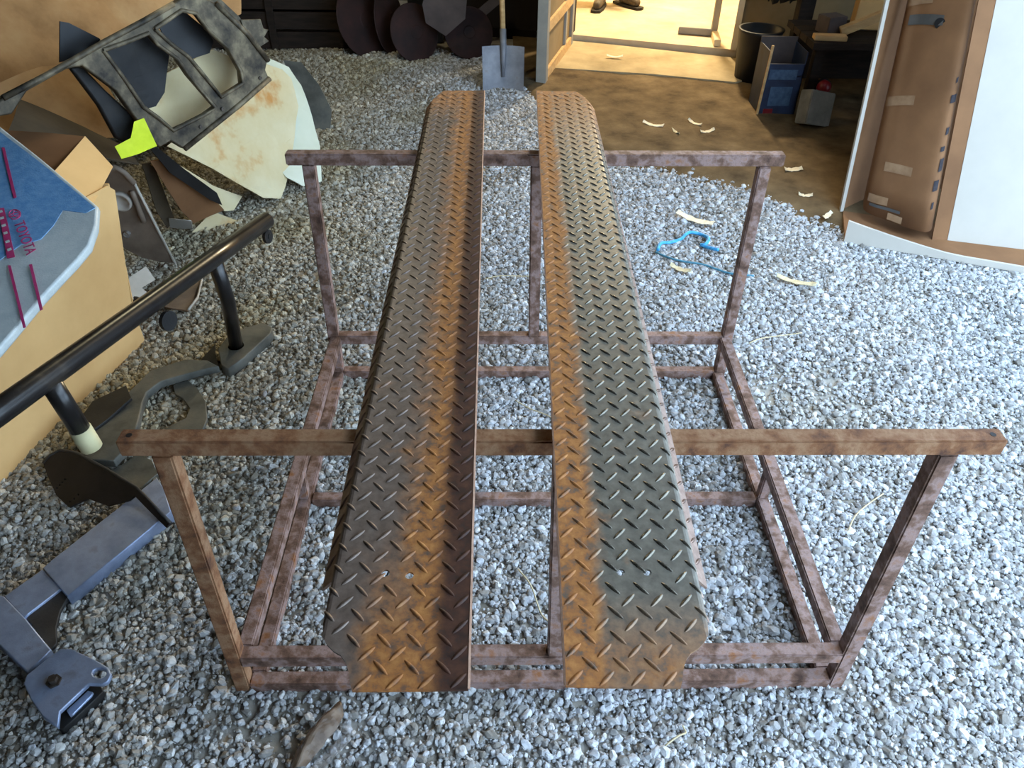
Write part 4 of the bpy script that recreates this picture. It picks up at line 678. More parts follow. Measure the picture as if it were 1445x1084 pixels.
mb = MB(); mb.tube([cc + Vector((-.02, -.05, -.03)), cc + Vector((.03, -.06, -.05))], .016, 12); mb.build('pivot', 'bumper_edge', b2, True)
mb = MB(); mb.tube([cc + Vector((.03, -.075, -.03)), cc + Vector((.055, -.085, -.035))], .018, 12); mb.build('bushing', 'black_plastic', b2, True)

# rock slider: black tube with two legs
t0, t1, t2 = (V3(v) for v in DATA['tube']); L1, L2 = V3(DATA['leg1']), V3(DATA['leg2'])
sl = thing('rock_slider', (-1.11, 2.36, 0), 'long glossy black tube with two welded legs resting across the tan box', 'car part')
ext = t1 + (t1 - t0).normalized() * .45
mb = MB(); mb.tube([t0, t0.lerp(t1, .3), t0.lerp(t1, .7), t1, ext], .030, 20); mb.build('main_tube', 'tube_black', sl, True)
dt = (t1 - t0).normalized()
mb = MB(); mb.tube([t0 - dt * .006, t0 - dt * .0005], .026, 20); mb.build('tube_end', 'steel_brown', sl, True)
F1 = Vector((-1.118, 2.356, .046))
mb = MB(); mb.tube([L1, L1.lerp(F1, .45) + Vector((.012, 0, 0)), F1], .025, 16); mb.build('leg', 'tube_black', sl, True)
F2 = L2 + Vector((.028, .0, -.235)); mid = L2.lerp(F2, .72)
mb = MB(); mb.tube([L2, mid], .025, 16); lg2 = mb.build('leg', 'tube_black', sl, True)
mb = MB(); mb.tube([mid, F2], .0275, 16); mb.build('taped_end', 'cream_tape', lg2, True)['label'] = 'cream taped leg end'
fp = plate('foot_plate', 'footplate', .045, 'steel_grey', sl, 0, bevel=.004)
mb = MB(); lathe(mb, F1 - Vector((0, 0, .002)), (0, 0, 1), [(0, .034), (.006, .030)], 16); mb.build('weld', 'chrome', fp, True)
lug = t0.lerp(t1, .02) + Vector((.01, -.012, -.05))
mb = MB(); lathe(mb, lug - Vector((.006, 0, 0)), (1, -.3, .1), [(0, .026), (.012, .026)], 16); lathe(mb, lug + Vector((.006, 0, 0)), (1, -.3, .1), [(0, .010), (.003, .010)], 12); mb.build('end_lug', 'steel_black', sl)
lug = t0.lerp(t1, .56) + Vector((.03, .0, -.06))
mb = MB(); lathe(mb, lug, (1, -.4, .1), [(0, .030), (.012, .030)], 16); mb.build('end_lug', 'steel_black', sl)

tag(plate('foot_plate_shade', 'footplate_low', .018, 'steel_black', None), 'black sheet for the shade beside the tube foot plate', 'steel piece')  # black sheet put where the foot plate's side is only in shade
tag(plate('steel_hook', 'hook', .012, 'steel_grey', None, .004, .04, 6., .002), 'grey hook shaped flat steel piece lying on gravel', 'steel piece')
tag(plate('steel_strip', 'strip', .03, 'steel_grey', None, .014, .04, 4., .004), 'long curved dark steel strip lying behind the frame corner', 'steel piece')
tag(plate('steel_channel', 'strip2', .012, 'steel_black', None, .006, .04, 6., .002), 'short black steel channel on top of the curved strip', 'steel piece')
tag(plate('steel_scrap', 'debris', .012, 'steel_grey', None, .006, .04, 6.), 'small grey steel scrap by the black perforated plate', 'steel piece')

# winch bumper of boxed steel
bp = thing('steel_bumper', (-1.2, 1.2, 0), 'heavy bare steel bumper beam with shackle end lying on gravel', 'car part')
plate('beam', 'beam', .045, 'bumper', bp, bevel=.003); plate('elbow', 'elbow', .045, 'bumper', bp, bevel=.003); plate('leg', 'beamleg', .045, 'bumper', bp, bevel=.003)
plate('gusset', 'gusset', .012, 'bumper_edge', bp)
ec = plate('shackle_plate', 'endcap', .014, 'bumper', bp, bevel=.003)
plate('channel', 'channel', .03, 'steel_black', ec, bevel=.002); plate('inlay', 'inlay', .014, 'bumper', ec)
bo = Vector((-1.192, .985, .062)); mb = MB(); lathe(mb, bo, (0, 0, 1), [(-.004, .018), (.003, .018), (.003, .011), (.014, .011)], 6); mb.build('bolt', 'bolt', ec)
bpl = plate('perforated_plate', 'blackplate', .008, 'steel_brown', bp, .01, .03, 5.)
bpl['label'] = 'black bent plate with small slots'
mb = MB(); mb.tube([on('blackplate', 0, j, -.003) for j in (0, 1, 2, 3, 4, 5, 6)], .005, 8); mb.build('plate_rim', 'bumper_edge', bpl, True)

# ------------------------------------------------------------------ tall carton on the right
B = {k: V3(v) for k, v in DATA['bx'].items()}
ct = thing('tall_carton', (2.0, 3.4, 0), 'tall white faced corrugated carton standing open with brown liner inside', 'box')
def up_to(p, pt, z):            # follow the leaning edge from p through pt to height z
    return p + (pt - p) * (z / pt.z)
H = 1.55
def panel(name, p, q, pt, qt, t, m, parent=ct, z0=.012):
    a, b = up_to(p, pt, z0), up_to(q, qt, z0); c, d = up_to(q, qt, H), up_to(p, pt, H); n_ = (b - a).cross(d - a).normalized() * t
    return MB().hexa([a, b, b + n_, a + n_], [d, c, c + n_, d + n_]).build(name, m, parent)
lean = Vector((.04, .27, .942))
def pan(name, p, q, t, m, ln_=lean, z0=.012, z1=H, parent=ct):
    a, b = p + ln_ * (z0 / ln_.z), q + ln_ * (z0 / ln_.z); c, d = q + ln_ * (z1 / ln_.z), p + ln_ * (z1 / ln_.z); n_ = (b - a).cross(d - a).normalized() * t
    return MB().hexa([a, b, b + n_, a + n_], [d, c, c + n_, d + n_]).build(name, m, parent)
A, Bc, Ec = B['A'], B['B'], B['E']; back = Vector((.30, .62, 0))
leanA = B['Atop'] - A; leanB = B['Btop'] - Bc
def quad_panel(name, p, lp, q, lq, t, m, z0=.012, z1=H, parent=ct):
    a, b, c, d = p + lp * (z0 / lp.z), q + lq * (z0 / lq.z), q + lq * (z1 / lq.z), p + lp * (z1 / lp.z); n_ = (b - a).cross(d - a).normalized() * t
    return MB().hexa([a, b, b + n_, a + n_], [d, c, c + n_, d + n_]).build(name, m, parent)
A2 = A + Vector((.42, .30, 0))
quad_panel('side_panel', A, leanA, A2, leanA, .008, 'cardboard_brown')
quad_panel('panel_edge', A - Vector((.012, .012, 0)), leanA, A + Vector((.006, -.010, 0)), leanA, .014, 'white_card')
far = Vector((3.05, 2.98, 0))
quad_panel('front_panel', Bc, leanB, far, leanB, .008, 'white_card')
quad_panel('return_flap', Bc - Vector((.075, -.002, 0)), leanB, Bc - Vector((0.001, 0.0, 0)), leanB, .006, 'cardboard_brown')
quad_panel('back_panel', A2, leanA, A2 + (far - Bc) * 1.05, leanA, .008, 'cardboard_brown')
# rolled brown liner inside the opening
r0, r1 = B['roll0'], B['roll1']; l0, l1 = B['r0t'] - r0, B['r1t'] - r1
ctl = [(r0 + Vector((.03, .16, 0)), l0), (r0 + Vector((-.005, .06, 0)), l0), (r0 + Vector((.015, .0, 0)), l0), (r0 + Vector((.07, -.055, 0)), l0.lerp(l1, .3)), (r0.lerp(r1, .55) + Vector((0, -.055, 0)), l0.lerp(l1, .55)), (r1 + Vector((-.05, -.03, 0)), l0.lerp(l1, .8)), (r1 + Vector((.005, .015, 0)), l1), (r1 + Vector((.02, .10, 0)), l1)]
def cr(c, t):
    n_ = len(c) - 1; i = min(int(t * n_), n_ - 1); f_ = t * n_ - i; P = lambda k: c[min(max(k, 0), n_)]
    a, b, c_, d = P(i - 1), P(i), P(i + 1), P(i + 2); return .5 * ((2 * b) + (c_ - a) * f_ + (2 * a - 5 * b + 4 * c_ - d) * f_ * f_ + (3 * b - a - 3 * c_ + d) * f_ ** 3)
def roll_pt(t, z, off=0.):
    p = cr([q for q, _ in ctl], t); l = cr([q for _, q in ctl], t); v = p + l * (z / l.z)
    if off:
        d = cr([q for q, _ in ctl], min(t + .01, 1)) - cr([q for q, _ in ctl], max(t - .01, 0)); n_ = Vector((d.y, -d.x, 0)).normalized(); v = v + n_ * off
    return v
mb = MB(); nt_, nz_ = 40, 10
for off in (0, -.006):
    b0 = len(mb.v); mb.add([roll_pt(i / nt_, .07 + (H - .12) * j / nz_, off) for j in range(nz_ + 1) for i in range(nt_ + 1)], [(j * (nt_ + 1) + i, j * (nt_ + 1) + i + 1, (j + 1) * (nt_ + 1) + i + 1, (j + 1) * (nt_ + 1) + i) for j in range(nz_) for i in range(nt_)])
k = (nt_ + 1) * (nz_ + 1); mb.f += [(i, i + 1, k + i + 1, k + i) for i in range(nt_)]
lin_ = mb.build('liner', 'cardboard_brown', ct, True)
def patch(name, t0_, t1_, z0, z1, m, parent=lin_, slope=0., off=.002):
    n_ = 8; q = MB(); q.add([roll_pt(t0_ + (t1_ - t0_) * i / n_, (z0 if j == 0 else z1) + slope * i / n_, off) for j in range(2) for i in range(n_ + 1)], [(i, i + 1, n_ + 2 + i, n_ + 1 + i) for i in range(n_)]); return q.build(name, m, parent, True)
patch('tape_strip', .18, .40, .12, .155, 'tape', slope=.01); patch('tape_strip', .30, .52, .27, .31, 'tape', slope=.015); patch('tape_strip', .12, .44, .52, .56, 'tape', slope=.05); patch('tape_strip', .10, .42, .92, .95, 'tape', slope=.05); patch('tape_strip', .42, .52, .075, .105, 'tape')
patch('tape_strip', .22, .5, .105, .118, 'tape_grey', slope=.01, off=.003); patch('tape_strip', .2, .52, .86, .90, 'tape_grey', slope=.04, off=.003)
hc = roll_pt(.50, .905, .002); hn = (roll_pt(.50, .905, .05) - roll_pt(.50, .905, 0)).normalized(); mb = MB(); lathe(mb, hc, hn, [(0, .023), (.001, .023)], 20); mb.build('hand_hole', 'black_plastic', lin_)
for q, (z, s_) in enumerate(((.17, .05), (.25, .055), (.335, .05), (.42, .035), (.49, .035), (.62, .03), (.70, .035))):   # worn printed marks down the edge of the liner
    patch('printed_mark', .72 - .02 * (q % 2), .745 + .012 * (q % 3), z, z + s_ * (.6 + .25 * (q % 3)), 'ink', slope=.006, off=.003)
# bottom flap on the gravel
fl, fr_ = B['fl'], B['fr']; e = fr_ + (fr_ - fl) * .9; nn = 20
bk_ = lambda t: (A + Vector((.0, -.03, 0))).lerp(far + Vector((.3, 0, 0)), t)
mb = MB(); mb.add([v for i in range(nn + 1) for v in (fl.lerp(e, i / nn) + Vector((.012, .03, .024)), bk_(i / nn) + Vector((0, 0, .024)), bk_(i / nn) + Vector((0, 0, .012)), fl.lerp(e, i / nn) + Vector((.012, .03, .012)))], [f_ for i in range(nn) for f_ in ((4 * i, 4 * i + 4, 4 * i + 5, 4 * i + 1), (4 * i + 3, 4 * i + 2, 4 * i + 6, 4 * i + 7), (4 * i, 4 * i + 3, 4 * i + 7, 4 * i + 4), (4 * i + 1, 4 * i + 5, 4 * i + 6, 4 * i + 2))] + [(0, 1, 2, 3), (4 * nn, 4 * nn + 3, 4 * nn + 2, 4 * nn + 1)])
mb.build('bottom_panel', 'cardboard_brown', ct)
def lipz(t): return .036 + .075 * max(0, 1 - t / .33) ** 1.3
mb = MB(); mb.add([v for i in range(nn + 1) for v in (fl.lerp(e, i / nn) + Vector((0, 0, .008)), fl.lerp(e, i / nn) + Vector((0, -.004 + .02 * lipz(i / nn) / .1, lipz(i / nn))), fl.lerp(e, i / nn) + Vector((.006, .008 + .02 * lipz(i / nn) / .1, lipz(i / nn))), fl.lerp(e, i / nn) + Vector((.006, .014, .008)))], [f_ for i in range(nn) for f_ in ((4 * i, 4 * i + 4, 4 * i + 5, 4 * i + 1), (4 * i + 3, 4 * i + 2, 4 * i + 6, 4 * i + 7), (4 * i, 4 * i + 3, 4 * i + 7, 4 * i + 4), (4 * i + 1, 4 * i + 5, 4 * i + 6, 4 * i + 2))] + [(0, 1, 2, 3), (4 * nn, 4 * nn + 3, 4 * nn + 2, 4 * nn + 1)])
mb.build('bottom_flap', 'white_card', ct)

# ------------------------------------------------------------------ back of the shed
def disc(c, r, nrm, label, dish=.03):
    mb = MB(); lathe(mb, c, nrm, [(-.006, r * .98), (0, r), (.004, r * .98), (dish * .6, r * .6), (dish, r * .25), (dish + .004, r * .22), (dish + .003, .02)], 36); o = mb.build('plough_disc', 'disc', None, False)
    return tag(o, label, 'disc', 'discs leaning at the back wall')
disc((-1.12, 6.14, .255), .26, (.78, -.55, .3), 'large rusty dished disc leaning beside the dark crate')
disc((-.94, 6.22, .235), .24, (.93, -.3, .15), 'rusty disc standing almost edge on between two others')
disc((-.74, 6.05, .195), .205, (.6, -.72, .34), 'round rusty disc below the black case')
disc((-.34, 6.14, .175), .185, (.2, -.9, .4), 'rusty disc leaning next to the shovel')
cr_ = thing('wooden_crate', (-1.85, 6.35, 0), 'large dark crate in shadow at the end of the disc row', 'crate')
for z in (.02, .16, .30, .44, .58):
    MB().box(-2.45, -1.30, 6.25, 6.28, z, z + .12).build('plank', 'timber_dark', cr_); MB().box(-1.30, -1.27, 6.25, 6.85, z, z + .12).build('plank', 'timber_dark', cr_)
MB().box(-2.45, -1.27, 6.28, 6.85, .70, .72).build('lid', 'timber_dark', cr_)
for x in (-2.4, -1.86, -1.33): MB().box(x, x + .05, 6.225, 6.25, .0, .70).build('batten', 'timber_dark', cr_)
ca = thing('tool_case', (-.78, 6.6, 0), 'black case with white label standing behind the discs', 'case')
MB().box(-1.04, -.56, 6.48, 6.72, .0, .56).build('body', 'black_plastic', ca, bevel=.015); MB().box(-.90, -.66, 6.58, 6.62, .56, .61).build('handle', 'black_plastic', ca, bevel=.008)
MB().box(-.975, -.822, 6.4785, 6.482, .262, .318).build('label_sticker', 'white_card', ca)
sb = thing('steel_slab', (-.5, 6.22, .1), 'grey brown slab leaning point down between rusty discs', 'slab')
MB().add([(-.665, 6.0, .40), (-.65, 6.03, .27), (-.51, 6.05, .175), (-.36, 6.03, .30), (-.33, 5.98, .55), (-.60, 5.98, .58)] + [(-.665, 6.03, .41), (-.65, 6.06, .28), (-.51, 6.08, .185), (-.36, 6.06, .31), (-.33, 6.01, .56), (-.60, 6.01, .59)], [(0, 1, 2, 3, 4, 5), (11, 10, 9, 8, 7, 6)] + [(i, (i + 1) % 6, 6 + (i + 1) % 6, 6 + i) for i in range(6)]).build('slab', 'plate_brown', sb)
tag(MB().obox((-.19, 6.40, .30), (.20, .03, .07), (0, R(-38), 0)).build('wood_offcut', 'plate_brown', None, bevel=.004), 'small pale wood offcut wedged behind the shovel shaft', 'wood')
# shovel
sh = thing('shovel', (-.085, 5.38, 0), 'square mouth shovel with worn grey blade standing in gravel by the door', 'shovel')
mb = MB(); nu, nv = 12, 8
for off in (0, .004):
    b0 = len(mb.v); mb.add([(-.085 + .142 * (2 * i / nu - 1) * (1.0 - .03 * (1 - j / nv)), 5.29 + .11 * (j / nv) + .030 * (2 * i / nu - 1) ** 2 * -1 + .03 + off, .0 + .285 * j / nv - .03 * (1 - abs(2 * i / nu - 1) ** 2) * (1 - j / nv)) for j in range(nv + 1) for i in range(nu + 1)], [(j * (nu + 1) + i, j * (nu + 1) + i + 1, (j + 1) * (nu + 1) + i + 1, (j + 1) * (nu + 1) + i) for j in range(nv) for i in range(nu)])
mb.build('blade', 'shovel', sh, True)
mb = MB(); mb.tube([(-.085, 5.36, .10), (-.085, 5.42, .26), (-.088, 5.465, .38)], [.012, .022, .022], 12); mb.build('socket', 'shovel', sh, True)
mb = MB(); mb.tube([(-.088, 5.46, .36), (-.096, 5.55, .62), (-.11, 5.77, 1.25)], .018, 12); mb.build('shaft', 'timber', sh, True)
mb = MB(); mb.tube([(-.17, 5.78, 1.27), (-.05, 5.78, 1.27)], .016, 10); mb.build('grip', 'timber', sh, True)
# T-foot stand just inside the doorway
st = thing('floor_stand', (1.60, 6.45, .075), 'grey wooden stand with pole and crossed feet inside the doorway', 'stand')
MB().bar((1.335, 6.56, .105), (1.60, 6.49, .105), .05, .05).build('foot', 'door_paint', st, bevel=.004); MB().bar((1.62, 6.56, .10), (1.57, 6.20, .10), .05, .05).build('foot', 'wall_cream', st, bevel=.004)
MB().bar((1.60, 6.47, .09), (1.60, 6.49, 1.2), .045, .045, (0, 1, 0)).build('pole', 'door_paint', st, bevel=.004)
cb = thing('storage_cabinet', (1.75, 8.3, .075), 'pale grey cabinet at the far side of the lit room', 'cabinet')
MB().box(1.45, 1.95, 7.75, 8.2, .075, .9).build('body', 'door_paint', cb, bevel=.006); MB().box(1.47, 1.93, 7.74, 7.752, .1, .88).build('door', 'door_paint', cb, bevel=.003)
# blue carton, bin, block, bench
bc = thing('blue_carton', (1.70, 5.03, 0), 'open topped blue carton with pale label standing by the dirt path', 'box')
x0, x1, y0, y1, hh = 1.565, 1.80, 4.93, 5.17, .42
MB().box(x0, x1, y0, y0 + .006, .0, .33).build('front_panel', 'blue_carton', bc); MB().box(x0, x0 + .006, y0, y1, 0, .40).build('side_panel', 'blue_carton', bc); MB().box(x1 - .006, x1, y0, y1, 0, .40).build('side_panel', 'blue_carton', bc); MB().box(x0, x1, y1 - .006, y1, 0, .43).build('back_panel', 'plate_brown', bc); MB().box(x0 + .006, x1 - .006, y0, y1, .25, .26).build('content', 'plate_brown', bc)
MB().box(x0 + .02, x1 - .04, y0 - .003, y0, .235, .295).build('label_band', 'blue_pale', bc); MB().obox(((x0 + x1) / 2, y0 - .0015, .13), (.14, .003, .12)).build('label_panel', 'blue_pale', bc)
MB().bar((x0 - .008, y0 - .006, 0), (x0 + .002, y0 - .006, .44), .014, .012, (0, 1, 0)).build('edge_strip', 'timber', bc)
MB().box(x0 + .03, x0 + .09, y0 - .003, y0, .02, .05).build('red_mark', 'red', bc)
bn = thing('plastic_bin', (1.66, 5.62, 0), 'black plastic bin behind the blue carton', 'bin')
mb = MB(); lathe(mb, (1.70, 5.62, .0), (0, 0, 1), [(0, .12), (.34, .15), (.36, .16), (.36, .135), (.30, .13)], 24); mb.build('body', 'black_plastic', bn, True)
tag(MB().obox((1.86, 4.76, .115), (.20, .10, .20), (R(-18), R(14), R(20))).build('concrete_block', 'grey_block', None, bevel=.006), 'grey concrete block tipped over beside the blue carton', 'block')
rdm = thing('red_lamp', (1.95, 4.95, .06), 'small red plastic lamp in the dark under the bench', 'lamp')
mb = MB(); lathe(mb, (1.95, 4.93, .19), (-.2, -.95, .2), [(-.03, .02), (0, .045), (.03, .04), (.05, .015)], 16); mb.build('lens', 'red', rdm, True); mb = MB(); lathe(mb, (1.955, 4.955, .185), (-.2, -.95, .2), [(-.06, .04), (0, .052)], 16); mb.build('housing', 'black_plastic', rdm, True)
MB().bar((1.955, 4.98, .0), (1.955, 4.98, .17), .03, .03, (0, 1, 0)).build('bracket', 'black_plastic', rdm)
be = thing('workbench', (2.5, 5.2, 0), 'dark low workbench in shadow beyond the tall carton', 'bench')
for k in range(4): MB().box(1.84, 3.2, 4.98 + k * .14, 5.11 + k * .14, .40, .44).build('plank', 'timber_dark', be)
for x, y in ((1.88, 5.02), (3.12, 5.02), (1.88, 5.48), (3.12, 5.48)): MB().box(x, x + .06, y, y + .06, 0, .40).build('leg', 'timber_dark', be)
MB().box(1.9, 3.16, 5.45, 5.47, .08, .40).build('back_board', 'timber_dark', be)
tag(MB().obox((2.26, 5.12, .566), (.46, .06, .05), (0, R(-26), R(-8))).build('timber_batten', 'timber', None, bevel=.003), 'pale timber batten slanting up from the dark workbench', 'wood')
tag(MB().obox((1.96, 5.06, .4555), (.20, .07, .03), (0, 0, R(-6))).build('timber_offcut', 'timber', None, bevel=.003), 'short timber offcut lying at the workbench edge', 'wood')
tag(MB().obox((2.02, 5.24, .4905), (.14, .12, .10), (0, 0, R(20))).build('small_box', 'plate_brown', None, bevel=.004), 'small grey brown box standing on the workbench', 'box')
tag(MB().obox((2.32, 5.36, .525), (.22, .14, .17), (0, 0, R(-12))).build('tan_carton', 'cardboard', None, bevel=.004), 'small tan carton at the back of the workbench', 'box')
jk = thing('dark_jacket_hook', (1.82, 5.86, 0), 'dark post with hanging cloth beside the doorway wall', 'post')
MB().box(1.93, 2.03, 5.60, 5.70, 0, 1.9).build('post', 'timber_dark', jk, bevel=.004)
mb = MB(); nu, nv = 10, 10
mb.add([(1.72 + .20 * i / nu, 5.62 + .03 * math.sin(i * 1.7) + .05 * (1 - j / nv), .52 + 1.0 * j / nv + .02 * math.sin(i * 2.1)) for j in range(nv + 1) for i in range(nu + 1)], [(j * (nu + 1) + i, j * (nu + 1) + i + 1, (j + 1) * (nu + 1) + i + 1, (j + 1) * (nu + 1) + i) for j in range(nv) for i in range(nu)])
cl = mb.build('cloth', 'steel_black', jk, True); sm_ = cl.modifiers.new('thickness', 'SOLIDIFY'); sm_.thickness = .01

# ------------------------------------------------------------------ small litter on the ground
def scrap(name, x, y, l, wd, rot, label, m='scrap', cat='paper scrap', curl=.012):
    mb = MB(); n_ = 8; ca, sa = math.cos(rot), math.sin(rot); vs = []
    for dz in (0, .0025):
        for i in range(n_ + 1):
            t = i / n_ * 2 - 1; ww = wd * (1 - .45 * abs(t) ** 1.5) * (1 + .25 * math.sin(i * 2.3 + x * 9))
            for s_ in (-1, 1):
                a, b = t * l / 2, s_ * ww / 2 + wd * .12 * math.sin(t * 2 + x * 5); vs.append((x + a * ca - b * sa, y + a * sa + b * ca, gz(x, y) + .020 + curl * t * t * (1 + .4 * s_) + dz))
    k = 2 * (n_ + 1); fs = [f_ for i in range(n_) for f_ in ((2 * i, 2 * i + 1, 2 * i + 3, 2 * i + 2), (k + 2 * i, k + 2 * i + 2, k + 2 * i + 3, k + 2 * i + 1), (2 * i, 2 * i + 2, k + 2 * i + 2, k + 2 * i), (2 * i + 1, k + 2 * i + 1, k + 2 * i + 3, 2 * i + 3))] + [(0, k, k + 1, 1), (2 * n_, 2 * n_ + 1, k + 2 * n_ + 1, k + 2 * n_)]
    return tag(mb.add(vs, fs).build(name, m), label, cat, 'litter on the shed floor')
scrap('paper_scrap', .85, 4.72, 0.136, 0.032, -.5, 'cream wood shaving on dirt nearest the tread board'); scrap('paper_scrap', 1.12, 4.76, 0.112, 0.025, -1.0, 'long cream shaving crossing another on brown dirt'); scrap('paper_scrap', 1.17, 4.62, 0.104, 0.028, .35, 'short cream shaving under the crossing one on brown dirt')
scrap('paper_scrap', .97, 4.60, 0.080, 0.021, 1.9, 'thin tan shaving between the cream ones on brown dirt', 'straw'); scrap('paper_scrap', 1.53, 4.05, 0.104, 0.042, .1, 'cream paper scrap on dirt just past the frame end'); scrap('paper_scrap', 1.50, 3.73, 0.072, 0.028, -.2, 'small cream scrap on dirt near the tall carton'); scrap('paper_scrap', 1.54, 3.50, 0.088, 0.028, .8, 'cream scrap at the gravel edge beside the carton flap')
scrap('card_strip', .86, 3.46, .20, .045, -.65, 'pale card strip on gravel behind the blue rope', cat='card scrap'); scrap('card_strip', 1.19, 2.87, .17, .03, -.5, 'tan card strip on gravel outside the frame', 'straw', 'card scrap'); scrap('card_strip', .70, 2.98, .10, .03, -.5, 'small tan card strip in front of the blue rope', 'straw', 'card scrap')
scrap('card_strip', .76, 6.02, .12, .03, -.1, 'tiny pale chip on the concrete apron', cat='card scrap').location.z += .02
mb = MB(); pr = [(.626, 3.157), (.649, 3.211), (.70, 3.238), (.753, 3.266), (.785, 3.30), (.817, 3.33), (.866, 3.316), (.886, 3.26), (.86, 3.205), (.843, 3.215), (.88, 3.172), (.908, 3.146)]
cp = [Vector((x, y, gz(x, y) + .022 + .006 * math.sin(i * 1.9))) for i, (x, y) in enumerate(pr)]; pp = [cr(cp, t / 60) for t in range(61)]
ro = thing('blue_rope', (.75, 3.2, 0), 'bright blue rope piece lying on gravel inside the frame view', 'rope')
mb.tube(pp, .0085, 8); mb.build('strand', 'rope', ro, True)
mb = MB(); pr = [(.615, 3.15), (.658, 3.105), (.716, 3.066), (.808, 3.035), (.864, 2.992), (.925, 2.95), (1.02, 2.93)]; cp = [Vector((x, y, gz(x, y) + .016)) for x, y in pr]; mb.tube([cr(cp, t / 40) for t in range(41)], .005, 8); mb.build('strand', 'rope_dark', ro, True)
rr = random.Random(3)
for i, (x, y, l, a) in enumerate(((.02, 2.0, .22, 2.2), (-.02, 1.25, .20, -.9), (.05, 1.12, .14, .4), (1.0, 1.55, .18, .6), (.98, 2.45, .2, .2), (-.06, 2.9, .2, .15), (.30, .86, .10, 1.0))):
    ln_s = ('middle of the gap behind the front crossbar', 'gravel between the boards in front of the cross rail', 'gravel near the middle post', 'bright gravel outside the frame post', 'gravel beyond the right side rails', 'gravel between the far board ends', 'gravel just before the front rail')
    cp = [Vector((x + math.cos(a) * l * (t - .5) + .02 * math.sin(t * 4 + i), y + math.sin(a) * l * (t - .5) + .02 * math.cos(t * 3 + i), .020 + .004 * math.sin(t * 7))) for t in (0, .25, .5, .75, 1)]
    mb = MB(); mb.tube([cr(cp, t / 16) for t in range(17)], .0022, 5); tag(mb.build('straw_stalk', 'straw', None, True), 'dry straw stalk on ' + ln_s[i], 'straw', 'straw stalks on the gravel')
# crumpled plastic wrapper in the foreground
wr = thing('plastic_wrapper', (-.53, .87, .0), 'crumpled brown plastic wrapper lying in front of the frame', 'wrapper')
Wp = [[(-.600, .775, .016), (-.585, .84, .020), (-.555, .895, .022), (-.505, .948, .030)], [(-.575, .785, .045), (-.560, .84, .052), (-.530, .895, .056), (-.497, .935, .040)], [(-.560, .795, .020), (-.530, .832, .030), (-.498, .880, .034), (-.487, .915, .028)]]
def sheet(rows, n1, n2, amp=.004, seed=1.):
    rows = [[Vector(p) for p in r_] for r_ in rows]; g = []
    for j in range(n2 + 1):
        cs = [cr(r_, j / n2) for r_ in rows]
        for i in range(n1 + 1): v = cr(cs, i / n1); g.append(v + Vector((mnoise.noise(v * 40 + Vector((seed, 0, 0))), mnoise.noise(v * 40 + Vector((0, seed, 9))), mnoise.noise(v * 55 + Vector((4, 0, seed))))) * amp)
    return MB().add(g, [(j * (n1 + 1) + i, j * (n1 + 1) + i + 1, (j + 1) * (n1 + 1) + i + 1, (j + 1) * (n1 + 1) + i) for j in range(n2) for i in range(n1)])
wo = sheet(Wp, 14, 22).build('film', 'film', wr); q = wo.modifiers.new('t', 'SOLIDIFY'); q.thickness = .0008
wc = sheet([[(-.600, .755, .03), (-.545, .80, .02), (-.50, .85, .022), (-.478, .92, .03)], [(-.545, .765, .03), (-.50, .80, .036), (-.465, .85, .034), (-.47, .91, .028)]], 8, 18, .006, 4.).build('clear_film', 'clear', wr); q = wc.modifiers.new('t', 'SOLIDIFY'); q.thickness = .0008

# ------------------------------------------------------------------ person standing in the lit room
pe = thing('person', (.93, 7.5, .075), 'person in brown work boots standing in the lit back room', 'person')
def skin(name, verts, edges, radii, m, parent, rootv=0, sub=2):
    loc = wloc(parent); me = bpy.data.meshes.new(name); me.from_pydata([tuple(Vector(v) - loc) for v in verts], edges, []); me.update()
    o = bpy.data.objects.new(name, me); COL.objects.link(o); o.parent = parent
    o.modifiers.new('skin', 'SKIN'); me.skin_vertices or None
    if not me.skin_vertices: me.attributes
    for i, r in enumerate(radii):
        sv = me.skin_vertices[0].data[i]; sv.radius = r if isinstance(r, tuple) else (r, r); sv.use_root = (i == rootv)
    ss = o.modifiers.new('sub', 'SUBSURF'); ss.levels = sub; ss.render_levels = sub; me.materials.append(M[m]); return o
px, py, pz = .93, 7.52, .075
LA, RA = (.80, 7.40, pz + .11), (.99, 7.46, pz + .11)
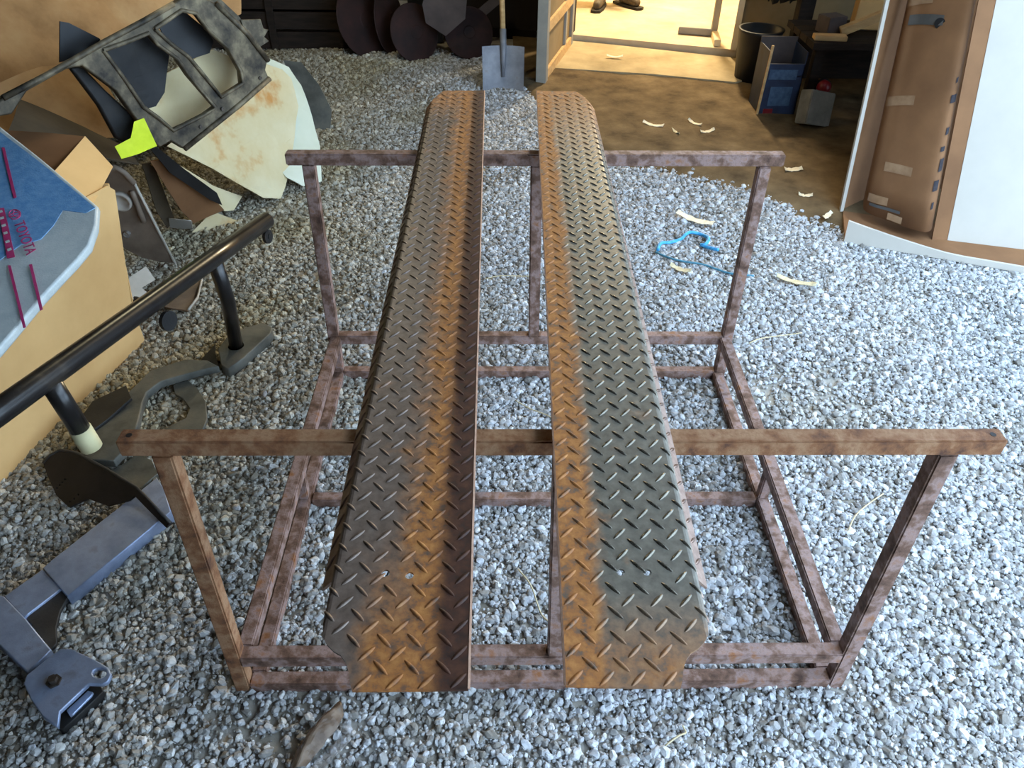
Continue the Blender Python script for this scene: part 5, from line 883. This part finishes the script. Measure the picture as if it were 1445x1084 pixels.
body_v = [(px, py, pz + .95), (px - .10, py - .01, pz + .88), (px - .13, py - .08, pz + .50), LA, (px + .10, py, pz + .88), (px + .11, py - .03, pz + .50), RA,
          (px, py + .01, pz + 1.15), (px, py, pz + 1.38), (px, py - .01, pz + 1.50), (px, py - .03, pz + 1.60), (px, py - .04, pz + 1.72),
          (px - .19, py, pz + 1.40), (px - .25, py, pz + 1.12), (px - .26, py - .10, pz + .90), (px - .26, py - .14, pz + .80), (px + .19, py, pz + 1.40), (px + .25, py, pz + 1.12), (px + .26, py - .10, pz + .90), (px + .26, py - .14, pz + .80)]
body_e = [(0, 1), (1, 2), (2, 3), (0, 4), (4, 5), (5, 6), (0, 7), (7, 8), (8, 9), (9, 10), (10, 11), (8, 12), (12, 13), (13, 14), (14, 15), (8, 16), (16, 17), (17, 18), (18, 19)]
body_r = [(.15, .11), .085, .065, .05, .085, .065, .05, (.15, .11), (.17, .10), .055, .075, .07, .06, .045, .035, .03, .06, .045, .035, .03]
skin('body', body_v, body_e, body_r, 'trousers', pe)
skin('hair', [(px, py - .02, pz + 1.70), (px, py + .0, pz + 1.78)], [(0, 1)], [.085, .06], 'hair', pe)
def boot(ank, toe):
    a = Vector(ank); t = Vector(toe); d = (t - a); d.z = 0; L = d.length; d.normalize(); a0 = Vector((a.x, a.y, 0))
    b = skin('boot', [a0 - d * .05 + Vector((0, 0, pz + .05)), a0 + Vector((0, 0, pz + .075)), a0 + Vector((0, 0, pz + .20)), a0 + d * (L * .5) + Vector((0, 0, pz + .062)), a0 + d * L + Vector((0, 0, pz + .045))], [(0, 1), (1, 2), (1, 3), (3, 4)], [.038, .048, .058, .048, .036], 'boot', pe, 1)
    s_ = MB(); sd = Vector((-d.y, d.x, 0)); outl = [(-.09, -.025), (-.09, .025), (-.02, .042), (L * .6, .052), (L + .02, .04), (L + .035, 0), (L + .02, -.04), (L * .6, -.052), (-.02, -.042)]
    k = len(outl); s_.add([a0 + d * x + sd * y + Vector((0, 0, pz)) for x, y in outl] + [a0 + d * x + sd * y + Vector((0, 0, pz + .022)) for x, y in outl], [tuple(range(k - 1, -1, -1)), tuple(range(k, 2 * k))] + [(i, (i + 1) % k, k + (i + 1) % k, k + i) for i in range(k)]); s_.build('sole', 'sole', b)
boot(LA, (.73, 7.18, 0)); boot(RA, (1.12, 7.29, 0))
